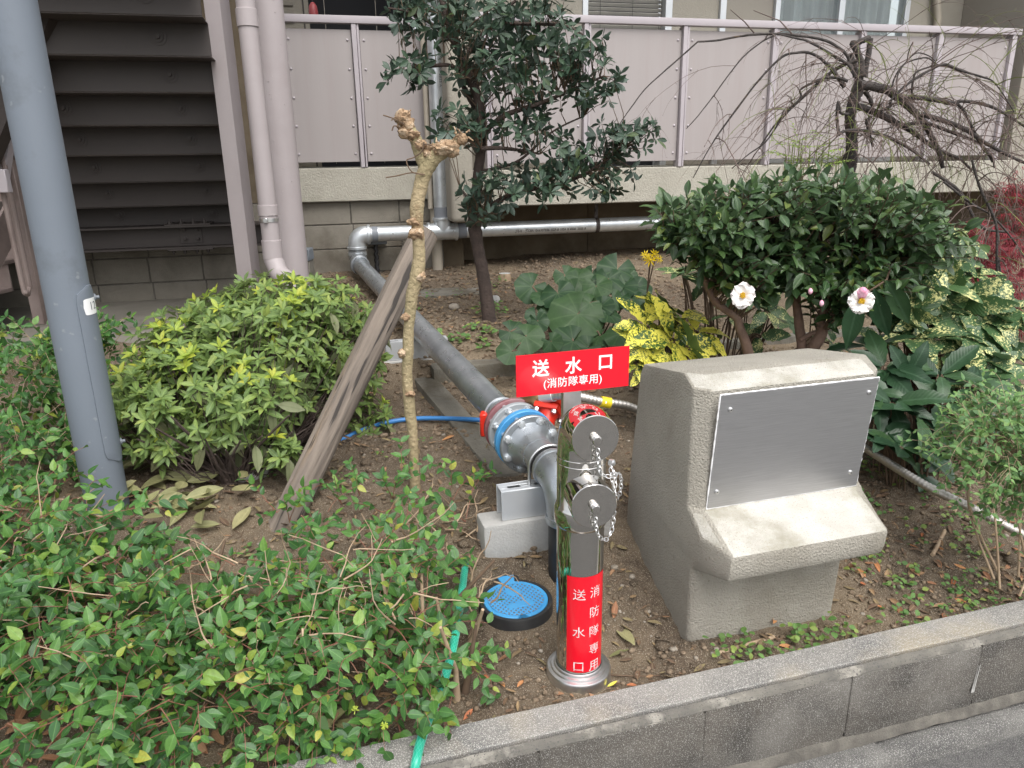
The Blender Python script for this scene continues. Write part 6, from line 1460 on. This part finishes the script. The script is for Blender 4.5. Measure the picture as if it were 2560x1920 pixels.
# fallen leaves that can be told apart
lmc = {}
def fallen(u, v, s, mat, label, group=None, ang=None, lift=.004, n=None, z=None):
    P = atz(u, v, .06)
    for _ in range(8): P = atz(u, v, float(gz_arr(toK(P).x, toK(P).y)) if z is None else z)
    P.z += lift; k = (mat, random.randrange(4))
    if k not in lmc: lmc[k] = leaf_mesh('fallen_leaf', S_dry[k[1]], M[mat])
    a = random.uniform(0, 6.28) if ang is None else ang
    o = link('fallen_leaf', lmc[k]); nrm = (Vector((0, -.2, 1))+rv(.22)) if n is None else Vector(n); d = Vector((math.cos(a), math.sin(a), random.gauss(.05, .1)))
    o.matrix_world = lframe(P-d.normalized()*s*.5, d, nrm, s); return tag(o, label, 'fallen leaf', group)
fallen(1534, 1532, .055, 'dry_brown', 'tan curled dead leaf on the soil right of the stainless standpipe', ang=1.4)
fallen(1562, 1590, .10, 'dry_olive', 'long olive dead leaf lying right of the standpipe foot', ang=2.0)
fallen(1548, 1640, .065, 'dry_olive', 'olive dead leaf lying across near the standpipe base ring', ang=.3)
fallen(1531, 1716, .03, 'aucuba_yellow', 'small yellow leaf on the soil below the standpipe at the wall', ang=.2)
fallen(1121, 959+140, .055, 'dry_orange', 'broad orange brown leaf right of the bare stub foot', ang=.2)
fallen(958, 1182, .04, 'dry_brown', 'small brown leaf beside the bare stub foot', ang=1.2)
fallen(1170, 1790, .035, 'dry_orange', 'orange brown oval leaf on the wall edge beside the green hose', ang=.9)
fallen(1705, 1568, .03, 'dry_orange', 'small orange leaf against the left front corner of the concrete block', ang=1.6)
fallen(1930, 1560, .06, 'dry_orange', 'upright rusty leaf in front of the concrete block foot', ang=1.3, n=(0, -1, .3), lift=.02)
fallen(1968, 1618, .045, 'dry_orange', 'orange leaf on the wall top in front of the concrete block', ang=-.2)
fallen(1262, 1648, .04, 'dry_brown', 'brown crumpled leaf left of the standpipe base', ang=.4)
fallen(870, 1165+0, .05, 'dry_olive', 'olive leaf lying behind the log foot', ang=.6)
for i in range(46):
    u, v = random.gauss(440, 85), random.gauss(1245, 55)
    fallen(min(max(u, 320), 610), min(max(v, 1170), 1330), random.uniform(.085, .13), 'dry_olive', 'olive dry leaf in the loose heap between the grey post and the log', 'olive leaves heaped beside the grey post', lift=random.uniform(.005, .06), n=Vector((random.gauss(0, .5), random.gauss(-.5, .4), 1)))
for i in range(7):
    fallen(random.uniform(760, 900), random.uniform(1760, 1890), random.uniform(.08, .11), 'dry_olive', 'large olive dead leaf under the hedge edge at the wall', 'olive leaves under the hedge', lift=random.uniform(.01, .04))
for i in range(40):
    u = random.uniform(2120, 2560); v = random.uniform(1290, 1590)-max(0, (u-2250)*.18)
    mt = random.choice(['dry_orange', 'dry_brown']); fallen(u, v, random.uniform(.028, .05), mt, ('orange' if mt == 'dry_orange' else 'dull brown')+' dead leaf among the clover '+('beside the concrete block' if u < 2250 else 'close to the wall' if v > 1440 else 'below the metal hose'), 'rusty leaves among the clover')
for i in range(26):
    fallen(random.uniform(20, 560), random.uniform(1760, 1910), random.uniform(.05, .08), 'dry_brown', 'dead brown leaf on the soil beneath the hedge', 'brown leaves beneath the hedge', lift=.01)
for i in range(26):
    mt = random.choice(['dry_brown', 'dry_orange', 'dry_olive']); u, v = random.uniform(1060, 1600), random.uniform(690, 1010); fallen(u, v, random.uniform(.03, .06), mt, {'dry_brown': 'brown', 'dry_orange': 'orange', 'dry_olive': 'olive'}[mt]+' dead leaf on the soil '+('near the evergreen trunk' if v < 830 else 'beside the grey sloping pipe' if u < 1300 else 'behind the red sign'), 'leaves scattered behind the sign')
for i in range(16):
    fallen(random.uniform(1210, 1700), random.uniform(1690, 1780)-0, random.uniform(.025, .045), *(lambda mt: (mt, {'dry_brown': 'brown', 'dry_orange': 'orange', 'dry_olive': 'olive'}[mt]+' dead leaf along the back of the low wall near the standpipe'))(random.choice(['dry_brown', 'dry_orange', 'dry_olive'])), 'leaves along the wall')
# fallen sticks, small stones, stump, paving slab
def stick(label, pix, r, mat='twig_brown'):
    pts = []
    for u, v in pix:
        P = atz(u, v, .05)
        for _ in range(8): P = atz(u, v, float(gz_arr(toK(P).x, toK(P).y)))
        pts.append(P+Vector((0, 0, r)))
    m = MB(); m.tube(smooth_path(pts, 5), r, 7, rough=.12, seed=2); m.build('stick', M[mat], None, label, 'stick', smooth=80)
stick('pale broken stick lying along the wall in front of the concrete block', [(1785, 1640), (1860, 1618), (1935, 1597)], .006, 'twig_tan')
stick('dark bent twig on the soil between the lid and the standpipe', [(1256, 1408), (1285, 1378), (1318, 1352)], .0045, 'bark_dark')
stick('thin twig lying behind the wall right of the standpipe', [(1510, 1688), (1590, 1692), (1650, 1690)], .0022)
stick('pale upright dead cane rising right of the concrete block', [(2330, 1392), (2362, 1330), (2400, 1250)], .007, 'twig_tan')
def stone(label, u, v, r, mat='pebble', name='stone', sq=.7):
    P = atz(u, v, .1)
    for _ in range(8): P = atz(u, v, gz(P.x, P.y))
    b = bmesh.new(); bmesh.ops.create_icosphere(b, subdivisions=3, radius=1); m = MB()
    m.add([P+Vector((q.co.x*r*(1+.3*float(vnoise(q.co.x*1.5+u, q.co.y*1.5, 3))), q.co.y*r, q.co.z*r*sq+r*.2))+Vector((0, 0, 1))*r*.2*float(vnoise(q.co.x*3, q.co.y*3+v, 5)) for q in b.verts], [[x.index for x in f.verts] for f in b.faces]); b.free()
    m.build(name, M[mat], None, label, 'stone', smooth=80)
stone('pale grey clod of mortar at the foot of the azalea stems', 625, 1190, .07, 'white_concrete', sq=.5)
stone('pale stone leaning at the foot of the evergreen trunk', 1238, 756, .035, 'white_concrete', sq=1.2)
stone('small rounded grey stone between the standpipe and the concrete block', 1536, 1420, .012)
stone('small whitish stone beside the standpipe label', 1580, 1443, .010)
stone('small dark clod right of the pale sleeper end', 1330, 1368, .02, 'clod')
stone('small pale stone on the soil in front of the wall pipe', 1136, 770, .035)
P = atz(1262, 704, .43); P.z = gz(P.x, P.y)
su = thing('tree_stump', 'small pale cut stump on the soil behind the evergreen trunk', 'stump', P)
m = MB(); m.lathe([(.05, -.05), (.046, .03), (.043, .055)], 18, Matrix.Translation(P)); m.build('stump', M['twig_tan'], su); m = MB(); m.lathe([(.044, .0555), (.001, .058)], 18, Matrix.Translation(P)); m.build('cut_face', M['white_concrete'], su)
Ps = atz(1125, 715, .46); ks = toK(Ps); gs = gz(Ps.x, Ps.y)
m = MB(TK @ Matrix.Translation((ks.x, ks.y, gs-.02))); m.prism([(-.32, -.13), (.25, -.17), (.3, .12), (-.28, .16)], 0, .035); m.build('paving_slab', M['edging'], None, 'flat concrete slab half sunk in soil beside the beige drain pipe', 'paving slab', bevel=.008)
# spot of lime dripping on the wall joint, white marks on the wall top
m = MB()
q0 = 1.3205
for i in range(3):
    rr = random.Random(i); p = 1.7285+rr.uniform(-.004, .004); m.tube([K(p, q0, -.05), K(p-.004, q0-.001, -.08), K(p-.008, q0-.002, -.11), K(p-.012, q0-.003, -.135)], [.0005, .0008, .0014, .0028], 6, rough=.4, seed=i)
m.build('lime_drip', M['white_concrete'], wall)
